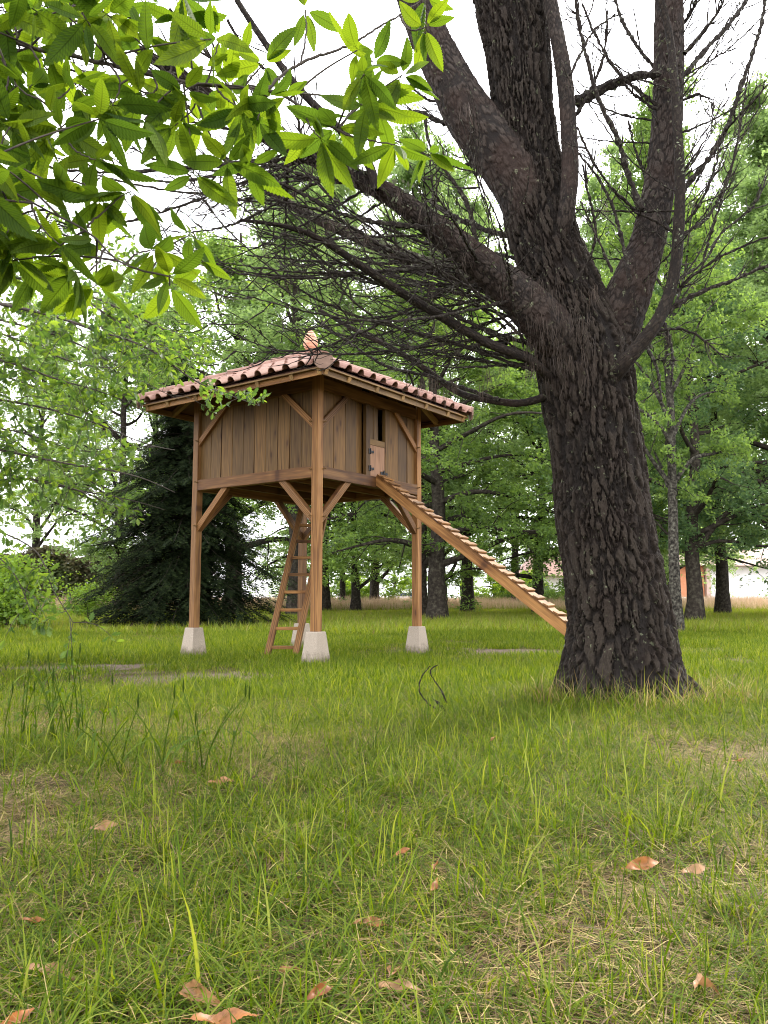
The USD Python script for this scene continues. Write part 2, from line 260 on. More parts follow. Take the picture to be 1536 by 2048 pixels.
M['ground'] = mat('ground', {'at': ('attribute', {'attribute': 'dirt'}), 'g': ('geometry', {}), 'n1': ('noise_texture', {'scale': 30.0, 'detail': 8.0, 'roughness': .75, 'distortion': 1.5}),
    'r1': ('rgb_ramp', {'ramp': [(.3, (.018, .013, .007)), (.45, (.045, .034, .015)), (.55, (.09, .066, .030)), (.7, (.16, .12, .058))]}),
    'n2': ('noise_texture', {'scale': 26.0, 'detail': 6.0, 'roughness': .7}), 'r2': ('rgb_ramp', {'ramp': [(.3, (.06, .042, .032)), (.5, (.14, .103, .080)), (.7, (.25, .195, .155))]}),
    'mx': ('mix', {}), 'bu': ('bump', {'strength': .7, 'distance': .03}), 'p': ('principled_bsdf', {'roughness': .95, 'specular_ior_level': .1})},
    [('at.fac', 'mx.fac'), ('g.position', 'n1.vector'), ('n1.fac', 'r1.fac'), ('g.position', 'n2.vector'), ('n2.fac', 'r2.fac'), ('r1.color', 'mx.color1'), ('r2.color', 'mx.color2'), ('mx.color', 'p.base_color'), ('n2.fac', 'bu.height'), ('bu.normal', 'p.normal')], surface='p.BSDF')
M['white_wall'] = noise_mat('white_wall', [(.3, (.74, .73, .72)), (.7, (.82, .81, .80))], 2.0, .8, 4.0, .1, .01)
M['orange_wall'] = noise_mat('orange_wall', [(.3, (.50, .20, .10)), (.7, (.60, .27, .15))], 3.0, .8, 5.0, .2, .01)
M['pink_stone'] = noise_mat('pink_stone', [(.3, (.42, .30, .25)), (.7, (.52, .40, .34))], 3.0, .8)
M['car_paint'] = mat('car_paint', {'p': ('principled_bsdf', {'base_color': (.62, .65, .70), 'roughness': .25, 'coat_weight': .5})}, surface='p.BSDF')
M['car_glass'] = mat('car_glass', {'p': ('principled_bsdf', {'base_color': (.02, .03, .04), 'roughness': .06})}, surface='p.BSDF')
M['tyre'] = mat('tyre', {'p': ('principled_bsdf', {'base_color': (.02, .02, .02), 'roughness': .8})}, surface='p.BSDF')
M['red_lamp'] = mat('red_lamp', {'p': ('principled_bsdf', {'base_color': (.5, .02, .02), 'roughness': .2})}, surface='p.BSDF')
# ------------------------------------------------------------------ the ground
TREE = np.array([2.12, 7.35])
def blob(x, y, cx, cy, rx, ry, rot=0):
    dx, dy = x - cx, y - cy; c, s = math.cos(rot), math.sin(rot)
    u, v = (dx * c + dy * s) / rx, (-dx * s + dy * c) / ry
    n = meshkit.fbm(np.stack([x * 1.7, y * 1.7, np.zeros_like(x)], -1), 4, 3) - .5
    return smooth01(1.25 - np.sqrt(u * u + v * v) + n * 1.5, .0, .55)
DIRT = [(-3.75, 11.3, .75, .50, .1, 1), (-4.7, 11.2, .7, .25, .1, .7), (-2.15, 9.65, .85, .62, -.2, .95), (-3.2, 10.3, .5, .25, 0, .6), (2.3, 14.3, 1.75, .85, -.15, 1), (4.9, 12.6, 1.0, .45, .1, .75), (-.55, 12.9, .35, .3, 0, .8), (.5, 13.0, .4, .35, 0, .8), (-2.9, 12.6, .3, .3, 0, .6), (1.05, 8.2, .5, .3, .3, .35), (3.4, 7.3, .4, .35, 0, .35)]
def dirt_at(x, y):
    d = np.zeros_like(x)
    for cx, cy, rx, ry, r, s in DIRT: d = np.maximum(d, s * blob(x, y, cx, cy, rx, ry, r))
    return d
def ground_z(x, y):
    r2 = (x - TREE[0]) ** 2 + (y - TREE[1]) ** 2
    z = .065 * np.exp(-r2 / 1.4) + .05 * (meshkit.noise(np.stack([x * .45, y * .45, np.zeros_like(x)], -1), 7) - .5)
    z = z + .03 * (meshkit.noise(np.stack([x * 1.9, y * 1.9, np.zeros_like(x)], -1), 8) - .5)
    coop = np.exp(-(((x + 1.2) ** 2 + (y - 13.7) ** 2) / 9.0) ** 2)
    return z * (1 - coop) - .03 * coop
def axis(a, b, fine, lo, hi):
    pts = list(np.arange(a, b, fine)); s = fine
    p = pts[-1]
    while p < hi: s *= 1.12; p += s; pts.append(p)
    s = fine; p = pts[0]; out = []
    while p > lo: s *= 1.12; p -= s; out.append(p)
    return np.array(out[::-1] + pts)
gx, gy = axis(-8, 8, .11, -420, 420), axis(0, 17, .11, -60, 480)
X, Y = np.meshgrid(gx, gy); nx_, ny_ = len(gx), len(gy)
Vg = np.stack([X, Y, ground_z(X, Y)], -1).reshape(-1, 3)
i, j = np.meshgrid(np.arange(ny_ - 1), np.arange(nx_ - 1), indexing='ij'); i, j = i.ravel(), j.ravel()
q = np.stack([i * nx_ + j, i * nx_ + j + 1, (i + 1) * nx_ + j + 1, (i + 1) * nx_ + j], 1)
g = obj('ground', (Vg, q), M['ground'], None, True, {'dirt': dirt_at(Vg[:, 0], Vg[:, 1])})
tag(g, 'grassy park ground with a few bare earth patches', 'ground', None, 'structure')

# ------------------------------------------------------------------ the raised chicken house
TH = .9411; E1 = np.array([math.cos(TH), math.sin(TH), 0]); E2 = np.array([-math.sin(TH), math.cos(TH), 0]); UP = np.array([0, 0, 1.0])
NEAR = np.array([-.992, 11.889, 0]); S = 2.648; PW = .125; ZB, ZT = 2.716, 2.891; OV = .664; HD0, HD1 = 4.06, 4.24
def L(a, b, z): return NEAR + a * E1 + b * E2 + z * UP
CEN = L(S / 2, S / 2, 0)
coop = Thing('chicken_house', 'wooden chicken house on four tall posts with a red tiled pyramid roof', 'chicken house', CEN)
rng = np.random.default_rng(11)
corners = [(0, 0), (S, 0), (0, S), (S, S)]
for ca, cb in corners:                                            # concrete footings and posts
    ring = lambda w, z: [L(ca + w / 2 * x, cb + w / 2 * y, z) for x, y in ((-1, -1), (1, -1), (1, 1), (-1, 1))]
    lay = [ring(.318, -.12), ring(.316, -.03), ring(.205, .440), ring(.193, .449)]
    v = np.vstack(lay); f = []
    for k in range(3):
        for m in range(4):
            a, b = k * 4 + m, k * 4 + (m + 1) % 4; f += [[a, b, b + 4], [a, b + 4, a + 4]]
    f += [[12, 13, 14], [12, 14, 15]]
    obj('footing', (v, np.array(f)), M['concrete'], coop)
    timber(coop, 'post', L(ca, cb, .449), L(ca, cb, 4.30), PW, PW, M['frame_wood'], up=E1, c=.005)
h = PW / 2
# faces: (origin along, direction along, inward normal)
faces = [((0, 0), E1, E2), ((0, 0), E2, E1), ((0, S), E1, -E2), ((S, 0), E2, -E1)]
def FP(fi, t, inn, z):
    (a, b), d, n = faces[fi]; return L(a, b, 0) + d * t + n * inn + UP * z
for fi in range(4):
    vis = fi < 2
    timber(coop, 'sill_beam', FP(fi, h + .001, -.004 if fi == 1 else -.006, (ZB + ZT) / 2), FP(fi, S - h - .001, -.004 if fi == 1 else -.006, (ZB + ZT) / 2), PW - .012, ZT - ZB, M['frame_wood'])
    timber(coop, 'wall_plate', FP(fi, h + .001, -.003, (HD0 + HD1) / 2), FP(fi, S - h - .001, -.003, (HD0 + HD1) / 2), PW - .02, HD1 - HD0, M['frame_wood'])
    for s, t0 in ((1, h), (-1, S - h)):                            # braces under the floor and in the wall
        ins = .002 + .003 * fi
        timber(coop, 'lower_brace', FP(fi, t0 - s * .03, ins, 2.06), FP(fi, t0 + s * .70, ins, ZB + .03), .085, .10, M['frame_wood'], up=faces[fi][2])if False else \
        timber(coop, 'lower_brace', FP(fi, t0 - s * .03, ins, 2.07), FP(fi, t0 + s * .66, ins, ZB + .03), .105, .085, M['frame_wood'], up=faces[fi][2])
        if vis:
            timber(coop, 'wall_brace', FP(fi, t0 - s * .03, -.012, 3.50), FP(fi, t0 + s * .62, -.012, HD0 + .02), .095, .075, M['frame_wood'], up=faces[fi][2])
            for z in (2.14, ZT - .05, 3.55):                       # dowels standing out of the joints
                p = FP(fi, t0 - s * (h - .012), -h, z + rng.normal(0, .008))
                n = -faces[fi][2]; side = faces[fi][1] * s
                q = p + side * .05
                obj('peg', tube(np.array([q + n * -.03, q + n * .025, q + n * .06 + UP * .004]), [.011, .011, .009], 6), M['fresh_wood'], coop, 30)
# wall boards; on the near right face a pop door with its frame
def px_t(px, inn):
    k = (px - 768) / F_PX; o = FP(0, 0, inn, 0)
    return (k * o[1] - o[0]) / (E1[0] - k * E1[1])
def board(fi, t0, t1, z0, z1, inn=.015, m='board_wood', name='wall_board', th=.024):
    timber(coop, name, FP(fi, (t0 + t1) / 2, inn + rng.normal(0, .004), z0), FP(fi, (t0 + t1) / 2, inn + rng.normal(0, .004), z1), t1 - t0 - .010, th, M[m], up=faces[fi][2], c=.003)
ZW0, ZW1 = ZT + .001, HD1 + .10
e = np.r_[h, [px_t(p, .015) for p in (665, 688.5, 711)]]
for a, b in zip(e[:-1], e[1:]): board(0, a, b, ZW0, ZW1)
t711, t727, t736, t766, t774 = [px_t(p, .01) for p in (711, 727, 736, 766, 774.5)]
board(0, t711 + .003, t727 + .03, ZW0, ZW1, inn=.075)
e = np.r_[t774, [px_t(p, .015) for p in (795, 813)], S - h]
for a, b in zip(e[:-1], e[1:]): board(0, a, b, ZW0, ZW1)
for a, b in ((t727, t736), (t766, t774)):                          # door frame
    timber(coop, 'door_stile', FP(0, (a + b) / 2, -.003, ZW0), FP(0, (a + b) / 2, -.003, HD0 - .001), b - a - .004, .07, M['board_wood'], up=E2)
zd = 3.40
timber(coop, 'door_rail', FP(0, t736 + .001, -.001, zd + .055), FP(0, t766 - .001, -.001, zd + .055), .06, .10, M['board_wood'])
tm = t736 + (t766 - t736) * .64
for a, b in ((t736, (t736 + tm) / 2), ((t736 + tm) / 2, tm)): board(0, a, b, zd + .08, ZW1, inn=.022, name='hatch_board')
door = Sub('door', coop)
dz0, dz1 = ZT + .004, zd + .002
timber(door, 'door_panel', FP(0, (t736 + t766) / 2, -.018, dz0), FP(0, (t736 + t766) / 2, -.018, dz1), t766 - t736 - .012, .022, M['ply'], up=E2, c=.002)
for z in (dz0 + .12, dz1 - .11):                                  # two strap hinges
    mb = MB()
    for (ta, tb, zz, hh) in ((t736 - .055, t736 - .012, 0, .085), (t736 - .012, t736 + .075, 0, .028), (t736 + .06, t736 + .085, 0, .04)):
        v = box8(tb - ta, .008, hh); c = FP(0, (ta + tb) / 2, -.042, z + zz)
        mb.add(c + v[:, :1] * E1 + v[:, 1:2] * E2 + v[:, 2:] * UP, BOXF)
    v, f = tube(np.array([FP(0, t736 - .012, -.05, z - .045), FP(0, t736 - .012, -.05, z + .045)]), .010, 8); mb.add(v, f)
    obj('hinge', mb.mesh(), M['iron'], door)
mb = MB()                                                          # bolt latch low on the right
for (dt, dz, l, hh, o) in ((-.05, .075, .10, .05, -.036), (.02, .075, .13, .018, -.048), (-.02, .10, .022, .05, -.05), (.055, .075, .03, .045, -.04)):
    v = box8(l, .014, hh); c = FP(0, t766 - .03 + dt, o, dz0 + dz)
    mb.add(c + v[:, :1] * E1 + v[:, 1:2] * E2 + v[:, 2:] * UP, BOXF)
obj('latch', mb.mesh(), M['iron'], door)
wl = np.linspace(h, S - h, 11)
wl[1:-1] += rng.normal(0, .008, 9)
for fi in (1, 2, 3):
    for a, b in zip(wl[:-1], wl[1:]): board(fi, a, b, ZW0, ZW1, inn=.015 if fi == 1 else .02)
# floor: joists and slats seen from below
for b in (.66, 1.32, 1.98): timber(coop, 'floor_joist', L(h + .02, b, ZT - .10), L(S - h - .02, b, ZT - .10), .07, .11, M['frame_wood'])
bb = h + .06
while bb < 1.30:
    timber(coop, 'floor_slat', L(bb, h + .02, ZT - .025), L(bb, S - h - .02, ZT - .025), .036, .034, M['frame_wood'], c=.002); bb += .062
while bb < S - h - .08:
    timber(coop, 'floor_board', L(bb + .07, h + .02, ZT - .022), L(bb + .07, S - h - .02, ZT - .022), .138, .03, M['frame_wood'], c=.002); bb += .142
# --- roof
roof = Sub('roof', coop)
E_ = S / 2 + OV; ZE, ZA = 4.19, 5.10; SL = (ZA - ZE) / E_
rf = [(-E2, E1), (-E1, -E2), (E2, -E1), (E1, E2)]                  # outward direction, direction along the eave
def R(k, s, out, z): o, a = rf[k]; return CEN + a * s + o * out + UP * z
def zr(out, lift=0): return ZE + (E_ - out) * SL + lift
v = [R(0, 0, 0, ZA - .03), R(0, 0, 0, ZA - .05)]; f = []
for k in range(4):
    n0 = len(v); v += [R(k, -E_ + .01, E_ - .01, ZE - .02), R(k, E_ - .01, E_ - .01, ZE - .02), R(k, -E_ + .01, E_ - .01, ZE - .04), R(k, E_ - .01, E_ - .01, ZE - .04)]
    f += [[0, n0, n0 + 1], [1, n0 + 3, n0 + 2], [n0, n0 + 2, n0 + 3], [n0, n0 + 3, n0 + 1]]
obj('roof_deck', (np.array(v), np.array(f)), M['soffit'], roof)
for k in range(4):
    o, a = rf[k]
    timber(roof, 'eave_batten', R(k, -E_ + .0, E_ - .012, ZE - .052), R(k, E_ - .03, E_ - .012, ZE - .052), .045, .022, M['fresh_wood'], c=.002)
    timber(roof, 'fascia', R(k, -E_ + .04, E_ - .052, ZE - .105), R(k, E_ - .04, E_ - .052, ZE - .105), .022, .08, M['frame_wood'] if k % 2 else M['fresh_wood'], c=.002)
    for s in np.r_[-E_ + .10, np.linspace(-E_ + .62, E_ - .62, 5), E_ - .10]:
        inner = max(abs(s), S / 2 - .12)
        if E_ - inner < .2: inner = E_ - .16
        p0, p1 = R(k, s, inner, zr(inner, -.108)), R(k, s, E_ - .02, zr(E_ - .02, -.108))
        timber(roof, 'rafter', p0, p1, .07, .085, M['fresh_wood'], up=UP, c=.003)
for k in range(4):
    d = rf[k][0] + rf[k][1]
    timber(roof, 'hip_rafter', CEN + d * (S / 2 - .1) + UP * zr(S / 2 - .1, -.125), CEN + d * (E_ - .06) + UP * zr(E_ - .06, -.125), .08, .10, M['fresh_wood'], c=.003)
# tiles
import manifold3d as m3
LS = math.hypot(E_, ZA - ZE); NT = 14; PT = 2 * E_ / NT
prof = [(-.142, .0), (-.02, .0), (.0, .012)] + [(.068 - .066 * math.cos(t), .012 + .064 * math.sin(t)) for t in np.linspace(.35, math.pi - .25, 7)] + [(.139, .012), (.142, .004)]
prof = np.array(prof); np_ = len(prof)
def tile_mesh(s0, r0, ln, lift, seed):
    tr = np.random.default_rng(seed); rows = []
    for (r, z, w) in ((r0, lift + .018, 1.0), (r0 + ln, lift, .94)):
        for top in (0, .013):
            rows.append([(s0 + p[0] * w + tr.normal(0, .0), r, z + p[1] * (1 if w == 1 else .95) + top) for p in prof])
    return np.array(rows).reshape(-1, 3)
def tile_faces():
    f = []; A, B, C, D = 0, np_, 2 * np_, 3 * np_                   # lower bottom, lower top, upper bottom, upper top
    for i in range(np_ - 1):
        f += [[B + i, B + i + 1, D + i + 1], [B + i, D + i + 1, D + i], [A + i, C + i + 1, A + i + 1], [A + i, C + i, C + i + 1], [A + i, A + i + 1, B + i + 1], [A + i, B + i + 1, B + i], [C + i, D + i + 1, C + i + 1], [C + i, D + i, D + i + 1]]
    n = np_ - 1
    f += [[A, B, D], [A, D, C], [A + n, D + n, B + n], [A + n, C + n, D + n]]
    return np.array(f)
TF = tile_faces(); EX = LS / 6.35; cosl, sinl = E_ / LS, (ZA - ZE) / LS
for k in range(4):
    o, a = rf[k]
    for row in range(7):
        for c in range(NT):
            s0 = -E_ + PT * (c + .5); r0 = row * EX - .05
            out_mid = E_ - (r0 + .1) * cosl
            if abs(s0) - PT * .5 > out_mid: continue
            ln = min(.44, LS - r0 - .02)
            v = tile_mesh(s0 + rng.normal(0, .003), r0 + rng.normal(0, .006), ln, .002 + rng.normal(0, .002) + .003 * (c % 2), 1)
            man = m3.Manifold(m3.Mesh(np.asarray(v, np.float32), np.asarray(TF, np.uint32)))
            if man.is_empty() or man.volume() < 0: man = m3.Manifold(m3.Mesh(np.asarray(v, np.float32), np.asarray(TF[:, ::-1], np.uint32)))
            # cut along both hips: |s| <= E - r cos
            nn = math.hypot(1, cosl)
            for sg in (1, -1): man = man.trim_by_plane((-sg / nn, -cosl / nn, 0), -(E_ + .01) / nn)
            if man.is_empty(): continue
            mm = man.to_mesh(); vv, ff = np.array(mm.vert_properties[:, :3]), np.array(mm.tri_verts)
            P = CEN + vv[:, :1] * a + (E_ - vv[:, 1:2] * cosl + vv[:, 2:] * sinl) * o + UP * (ZE + vv[:, 1:2] * sinl + vv[:, 2:] * cosl)
            obj('roof_tile', (P, ff), M['tile'], roof, 35, {'rnd': rng.random()})if False else \
            usdkit.mesh(stage, numbered(roof.path + '/roof_tile'), (P - roof.o, ff), M['tile'], 35)
for k in range(4):
    d = rf[k][0] + rf[k][1]; base = CEN + d * E_ + UP * ZE; top = CEN + UP * ZA; ax = unit(top - base); HL = np.linalg.norm(top - base)
    side = unit(np.cross(UP, ax)); nrm = np.cross(ax, side); ex = HL / 7.6
    th = np.linspace(-.25, math.pi + .25, 9)
    for m in range(8):
        r0, ln = m * ex - .05, min(.44, HL - m * ex)
        v, lift = [], .045 + rng.normal(0, .002)
        for (r, rad, z) in ((r0, .125, lift + .012), (r0 + ln, .108, lift)):
            for tk in (0, -.014): v += [base + ax * r + side * (rad + tk) * math.cos(t) + nrm * (z + (rad + tk) * .85 * math.sin(t)) for t in th]
        n9 = len(th); f = []
        for i in range(n9 - 1):
            f += [[i, i + 1, 2 * n9 + i + 1], [i, 2 * n9 + i + 1, 2 * n9 + i], [n9 + i, 3 * n9 + i + 1, n9 + i + 1], [n9 + i, 3 * n9 + i, 3 * n9 + i + 1], [i, n9 + i + 1, i + 1], [i, n9 + i, n9 + i + 1], [2 * n9 + i, 2 * n9 + i + 1, 3 * n9 + i + 1], [2 * n9 + i, 3 * n9 + i + 1, 3 * n9 + i]]
        for q0, q1 in ((0, n9), (n9 - 1, 2 * n9 - 1)): f += [[q0, q1, q1 + 2 * n9], [q0, q1 + 2 * n9, q0 + 2 * n9]]
        usdkit.mesh(stage, numbered(roof.path + '/hip_tile'), (np.array(v) - roof.o, np.array(f)), M['tile'], 35)
    # end cap of the hip: round above, three straight edges below
    ang = list(np.linspace(0, math.pi, 10)); pts = [(.135 * math.cos(t), .115 * math.sin(t) + .01) for t in ang] + [(-.125, -.06), (-.06, -.125), (.06, -.125), (.125, -.06)]
    dh = unit(d); sh = np.cross(UP, dh); c0 = base - ax * .062 + UP * .045; v = []
    for off, sc in ((-.012, 1), (.010, 1), (.016, .93)): v += [c0 + dh * off + sh * x * sc + UP * z * sc for x, z in pts]
    n = len(pts); f = []
    for r in range(2):
        for i in range(n): b = (i + 1) % n; f += [[r * n + i, r * n + b, (r + 1) * n + b], [r * n + i, (r + 1) * n + b, (r + 1) * n + i]]
    v += [c0 - dh * .012, c0 + dh * .017]
    for i in range(n): b = (i + 1) % n; f += [[3 * n, b, i], [3 * n + 1, 2 * n + i, 2 * n + b]]
    usdkit.mesh(stage, numbered(roof.path + '/hip_end_cap'), (np.array(v) - roof.o, np.array(f)), M['cap_clay'], 35)
# pine-cone finial
pr = [(.0, 5.0), (.20, 5.02), (.185, 5.06), (.12, 5.15), (.07, 5.19), (.055, 5.215), (.075, 5.235), (.105, 5.28), (.123, 5.335), (.120, 5.40), (.10, 5.47), (.07, 5.53), (.035, 5.575), (.0, 5.60)]
pr = np.array(pr); rr = CubicSpline(np.arange(len(pr)), pr)(np.linspace(0, len(pr) - 1, 52)); rr[:, 0] = np.maximum(rr[:, 0], 0)
k = 28; th = np.arange(k) / k * 2 * np.pi
rad = rr[:, :1] + .007 * np.sin(th[None] * 9 + rr[:, 1:] * 55) * np.sin(th[None] * -9 + rr[:, 1:] * 55) * (rr[:, 1:] > 5.24)
v = np.stack([CEN[0] + rad * np.cos(th), CEN[1] + rad * np.sin(th), np.repeat(rr[:, 1:], k, 1)], -1).reshape(-1, 3)
i, j = np.meshgrid(np.arange(len(rr) - 1), np.arange(k), indexing='ij'); i, j = i.ravel(), j.ravel(); j2 = (j + 1) % k
obj('finial', (v, np.stack([i * k + j, i * k + j2, (i + 1) * k + j2, (i + 1) * k + j], 1)), M['clay'], roof, True)

# ------------------------------------------------------------------ ladder and ramp
F0, F1 = np.array([-1.92, 13.45, -.02]), np.array([-1.46, 13.45, -.02]); TOPD = np.array([.40, 1.55, 2.70])
lad = Thing('ladder', 'wooden ladder leaning up under the floor of the raised chicken house', 'ladder', (F0 + F1) / 2)
nl = unit(np.cross(TOPD, F1 - F0))
for p in (F0, F1): timber(lad, 'ladder_rail', p, p + TOPD, .092, .13, M['frame_wood'], up=nl)
for z in np.arange(.14, 2.6, .305):
    t = z / TOPD[2]
    timber(lad, 'tread', F0 + TOPD * t + np.array([.02, 0, 0]), F1 + TOPD * t - np.array([.02, 0, 0]), .11, .052, M['frame_wood'], up=(0, 0, 1))
tR = (t736 + t766) / 2
TOPR = FP(0, 1.40, -h - .01, ZT + .015); DR = unit(-E2 * 1.0 - UP * .728); LR = (ZT + .03) / .728 * math.hypot(1, .728)
ramp = Thing('chicken_ramp', 'long sloping wooden ramp with cleats running down from the small door', 'ramp', TOPR + DR * LR)
nr = unit(np.cross(E1, DR)); nr = nr if nr[2] > 0 else -nr; RW = .19
for s in (0, RW): timber(ramp, 'ramp_stringer', TOPR + E1 * s - nr * .062, TOPR + DR * LR + E1 * s - nr * .062, .045, .143, M['frame_wood'], up=nr)
timber(ramp, 'ramp_board', TOPR + E1 * RW / 2 + nr * .022, TOPR + DR * LR + E1 * RW / 2 + nr * .022, RW + .05, .02, M['frame_wood'], up=nr, c=.002)
rng2 = np.random.default_rng(3)
for k in range(int(LR / .192)):
    c0 = TOPR + DR * (.12 + k * .192 + rng2.normal(0, .004)) + nr * .046; tilt = rng2.normal(0, .006)
    dd = E1 * (RW / 2 + .035); up2 = unit(nr + DR * -.18)
    timber(ramp, 'cleat', c0 + E1 * RW / 2 - dd + DR * tilt, c0 + E1 * RW / 2 + dd - DR * tilt, .088, .022, M['frame_wood'], up=up2, c=.002)
# ------------------------------------------------------------------ the big pine
def bark_tube(ctrl, rad, nu, nv, pw, pl, depth, seed, flare=0.0, soft=.9):
    """A trunk or limb with plated bark as relief: plates pw wide, pl long, furrows 'depth' deep."""
    rg = np.random.default_rng(seed)
    p = curve(ctrl, nv); d = np.r_[0, np.cumsum(np.linalg.norm(np.diff(p, axis=0), axis=1))]; Ln = d[-1]
    cd = np.r_[0, np.cumsum(np.linalg.norm(np.diff(np.asarray(ctrl), axis=0), axis=1))]
    r = np.interp(d / Ln, cd / cd[-1], rad)
    k = np.ones(9) / 9; rs = np.convolve(np.pad(r, 4, mode='edge'), k, 'valid'); r = rs
    t, a, b = frames(p); th = np.arange(nu) / nu * 2 * np.pi; C = 2 * np.pi * float(np.mean(r))
    U, Sg = np.meshgrid(th / (2 * np.pi) * C, d)
    q = np.stack([np.cos(U / C * 2 * np.pi) * 1.6, np.sin(U / C * 2 * np.pi) * 1.6, Sg * 1.0], -1)
    wob = (meshkit.fbm(q * 5 / 1.6, 3, seed) - .5) * pw * 1.7 + (meshkit.fbm(q * 22, 2, seed + 9) - .5) * pw * .9
    ns = int(C / pw * Ln / pl * 1.1) + 8
    su, ss = rg.random(ns) * C, rg.random(ns) * (Ln + 2 * pl) - pl
    su = np.r_[su, su - C, su + C]; ss = np.r_[ss, ss, ss]; idv = np.tile(np.arange(ns), 3)
    keep = (su > -4 * pw) & (su < C + 4 * pw); su, ss, idv = su[keep], ss[keep], idv[keep]
    tr = cKDTree(np.c_[su / pw, ss / pl])
    wob2 = (meshkit.fbm(q * 9 / 1.6, 2, seed + 4) - .5) * pl * .8
    dist, ix = tr.query(np.c_[((U + wob) / pw).ravel(), ((Sg + wob2) / pl).ravel()], k=2, workers=-1)
    gap = (dist[:, 1] - dist[:, 0]).reshape(U.shape); cell = idv[ix[:, 0]].reshape(U.shape)
    ch, tu, tv = rg.random(ns), rg.normal(0, .5, ns), rg.normal(0, .5, ns)
    plate = smooth01(gap, .02, .42) ** soft
    lu = ((U + wob) / pw - su[ix[:, 0]].reshape(U.shape) / pw); lv = ((Sg + wob2) / pl - ss[ix[:, 0]].reshape(U.shape) / pl)
    rough = meshkit.fbm(q * np.array([34, 34, 26]), 3, seed + 20)
    hgt = plate * (.55 + .35 * ch[cell] + .22 * tu[cell] * lu + .22 * tv[cell] * lv) + (rough - .5) * .38
    big = (meshkit.fbm(q * 1.6, 3, seed + 30) - .5)
    R = r[:, None] * (1 + .10 * big) + depth * (hgt - .75)
    if flare:
        lob = .5 + .5 * np.sin(th * 5 + 1.3) * .6 + .3 * np.sin(th * 9 + .4)
        R = R + flare * np.exp(-np.maximum(d - .12, 0) / .17)[:, None] * (.6 + .8 * lob[None])
    v = (p[:, None] + R[..., None] * (np.cos(th)[None, :, None] * a[:, None] + np.sin(th)[None, :, None] * b[:, None])).reshape(-1, 3)
    i, j = np.meshgrid(np.arange(nv - 1), np.arange(nu), indexing='ij'); i, j = i.ravel(), j.ravel(); j2 = (j + 1) % nu
    f = np.stack([i * nu + j, i * nu + j2, (i + 1) * nu + j2, (i + 1) * nu + j], 1)
    f = np.vstack([f[:, [0, 1, 2]], f[:, [0, 2, 3]]])
    return v, f, np.clip(plate * .75 + .5 * (rough - .3), 0, 1).ravel()
TY = 7.35
pine = Thing('pine_tree', 'big old pine with dark furrowed bark and many bare dead lower branches', 'tree', (TREE[0], TREE[1], 0))
tp = [(1440, 1250, 131), (1400, 1248, 123), (1350, 1243, 117), (1250, 1240, 104), (1150, 1227, 98), (1050, 1210, 95), (950, 1198, 94), (850, 1186, 95), (780, 1175, 98), (720, 1166, 100), (670, 1156, 92), (600, 1134, 80), (540, 1112, 76), (480, 1090, 74), (400, 1072, 72), (300, 1056, 66), (190, 1043, 66), (90, 1034, 70), (0, 1020, 78), (-110, 1005, 78), (-220, 990, 74)]
ctrl = [at(cx, y, TY) for y, cx, hw in tp]; rad = [hw * TY / F_PX * .985 for y, cx, hw in tp]
v, f, b = bark_tube(ctrl, rad, 700, 1400, .048, .25, .050, 21, flare=.24, soft=.75)
obj('trunk', (v, f), M['pine_bark'], pine, True, {'bark': b})
def limb(pts, Ys, hws, nu, nv, seed, pw=.04, pl=.09, depth=.013, m='limb_bark'):
    Ys = np.broadcast_to(np.asarray(Ys, float), (len(pts),))
    c = [at(x, y, Y) for (x, y), Y in zip(pts, Ys)]
    v, f, b = bark_tube(c, [h_ * Y / F_PX for h_, Y in zip(hws, Ys)], nu, nv, pw, pl, depth, seed)
    obj('limb', (v, f), M[m], pine, True, {'bark': b}); return curve(c, 60)
limb([(1118, 590), (1085, 500), (1055, 400), (1000, 310), (940, 230), (895, 150), (866, 90), (842, 30), (815, -50), (790, -130)], [7.5, 7.4, 7.3, 7.3, 7.3, 7.3, 7.3, 7.3, 7.3, 7.3], [40, 54, 58, 56, 52, 45, 42, 40, 37, 34], 260, 420, 31)
limb([(1112, 520), (1133, 420), (1140, 340), (1137, 250), (1128, 150), (1112, 60), (1098, -20), (1085, -120)], [7.3, 7.02, 6.98, 6.98, 6.98, 7, 7, 7], [20, 17, 18, 17, 17, 15, 14, 12], 120, 300, 33, .03, .06, .007)
limbC = limb([(1190, 750), (1236, 640), (1268, 560), (1290, 500), (1312, 410), (1328, 310), (1336, 200), (1338, 90), (1338, 0), (1338, -120)], [7.45, 7.27, 7.2, 7.2, 7.2, 7.2, 7.2, 7.2, 7.2, 7.2], [44, 52, 44, 36, 34, 33, 32, 31, 30, 27], 260, 560, 34)
limbD = limb([(1205, 790), (1243, 733), (1280, 690), (1313, 645), (1334, 600), (1348, 550), (1357, 460), (1360, 380), (1357, 290), (1350, 180), (1340, 80), (1322, 0), (1300, -60)], [7.25, 6.93, 6.85, 6.8, 6.8, 6.8, 6.8, 6.8, 6.82, 6.85, 6.9, 6.9, 6.9], [15, 17, 15, 14, 13, 12, 12, 11, 10, 9, 8, 7, 6], 90, 420, 35, .025, .05, .006, 'pine_bark')
limbF = limb([(1165, 745), (1098, 655), (1035, 590), (985, 547), (940, 510), (890, 470), (840, 432), (783, 392), (722, 360), (641, 322), (553, 284), (485, 245), (420, 190), (330, 130), (210, 60), (90, -10)], np.r_[7.42, np.linspace(7.08, 6.2, 15)], [38, 50, 43, 36, 33, 30, 26, 22, 20, 18, 16, 13, 12, 11, 9, 7], 200, 700, 36, .035, .055, .012)
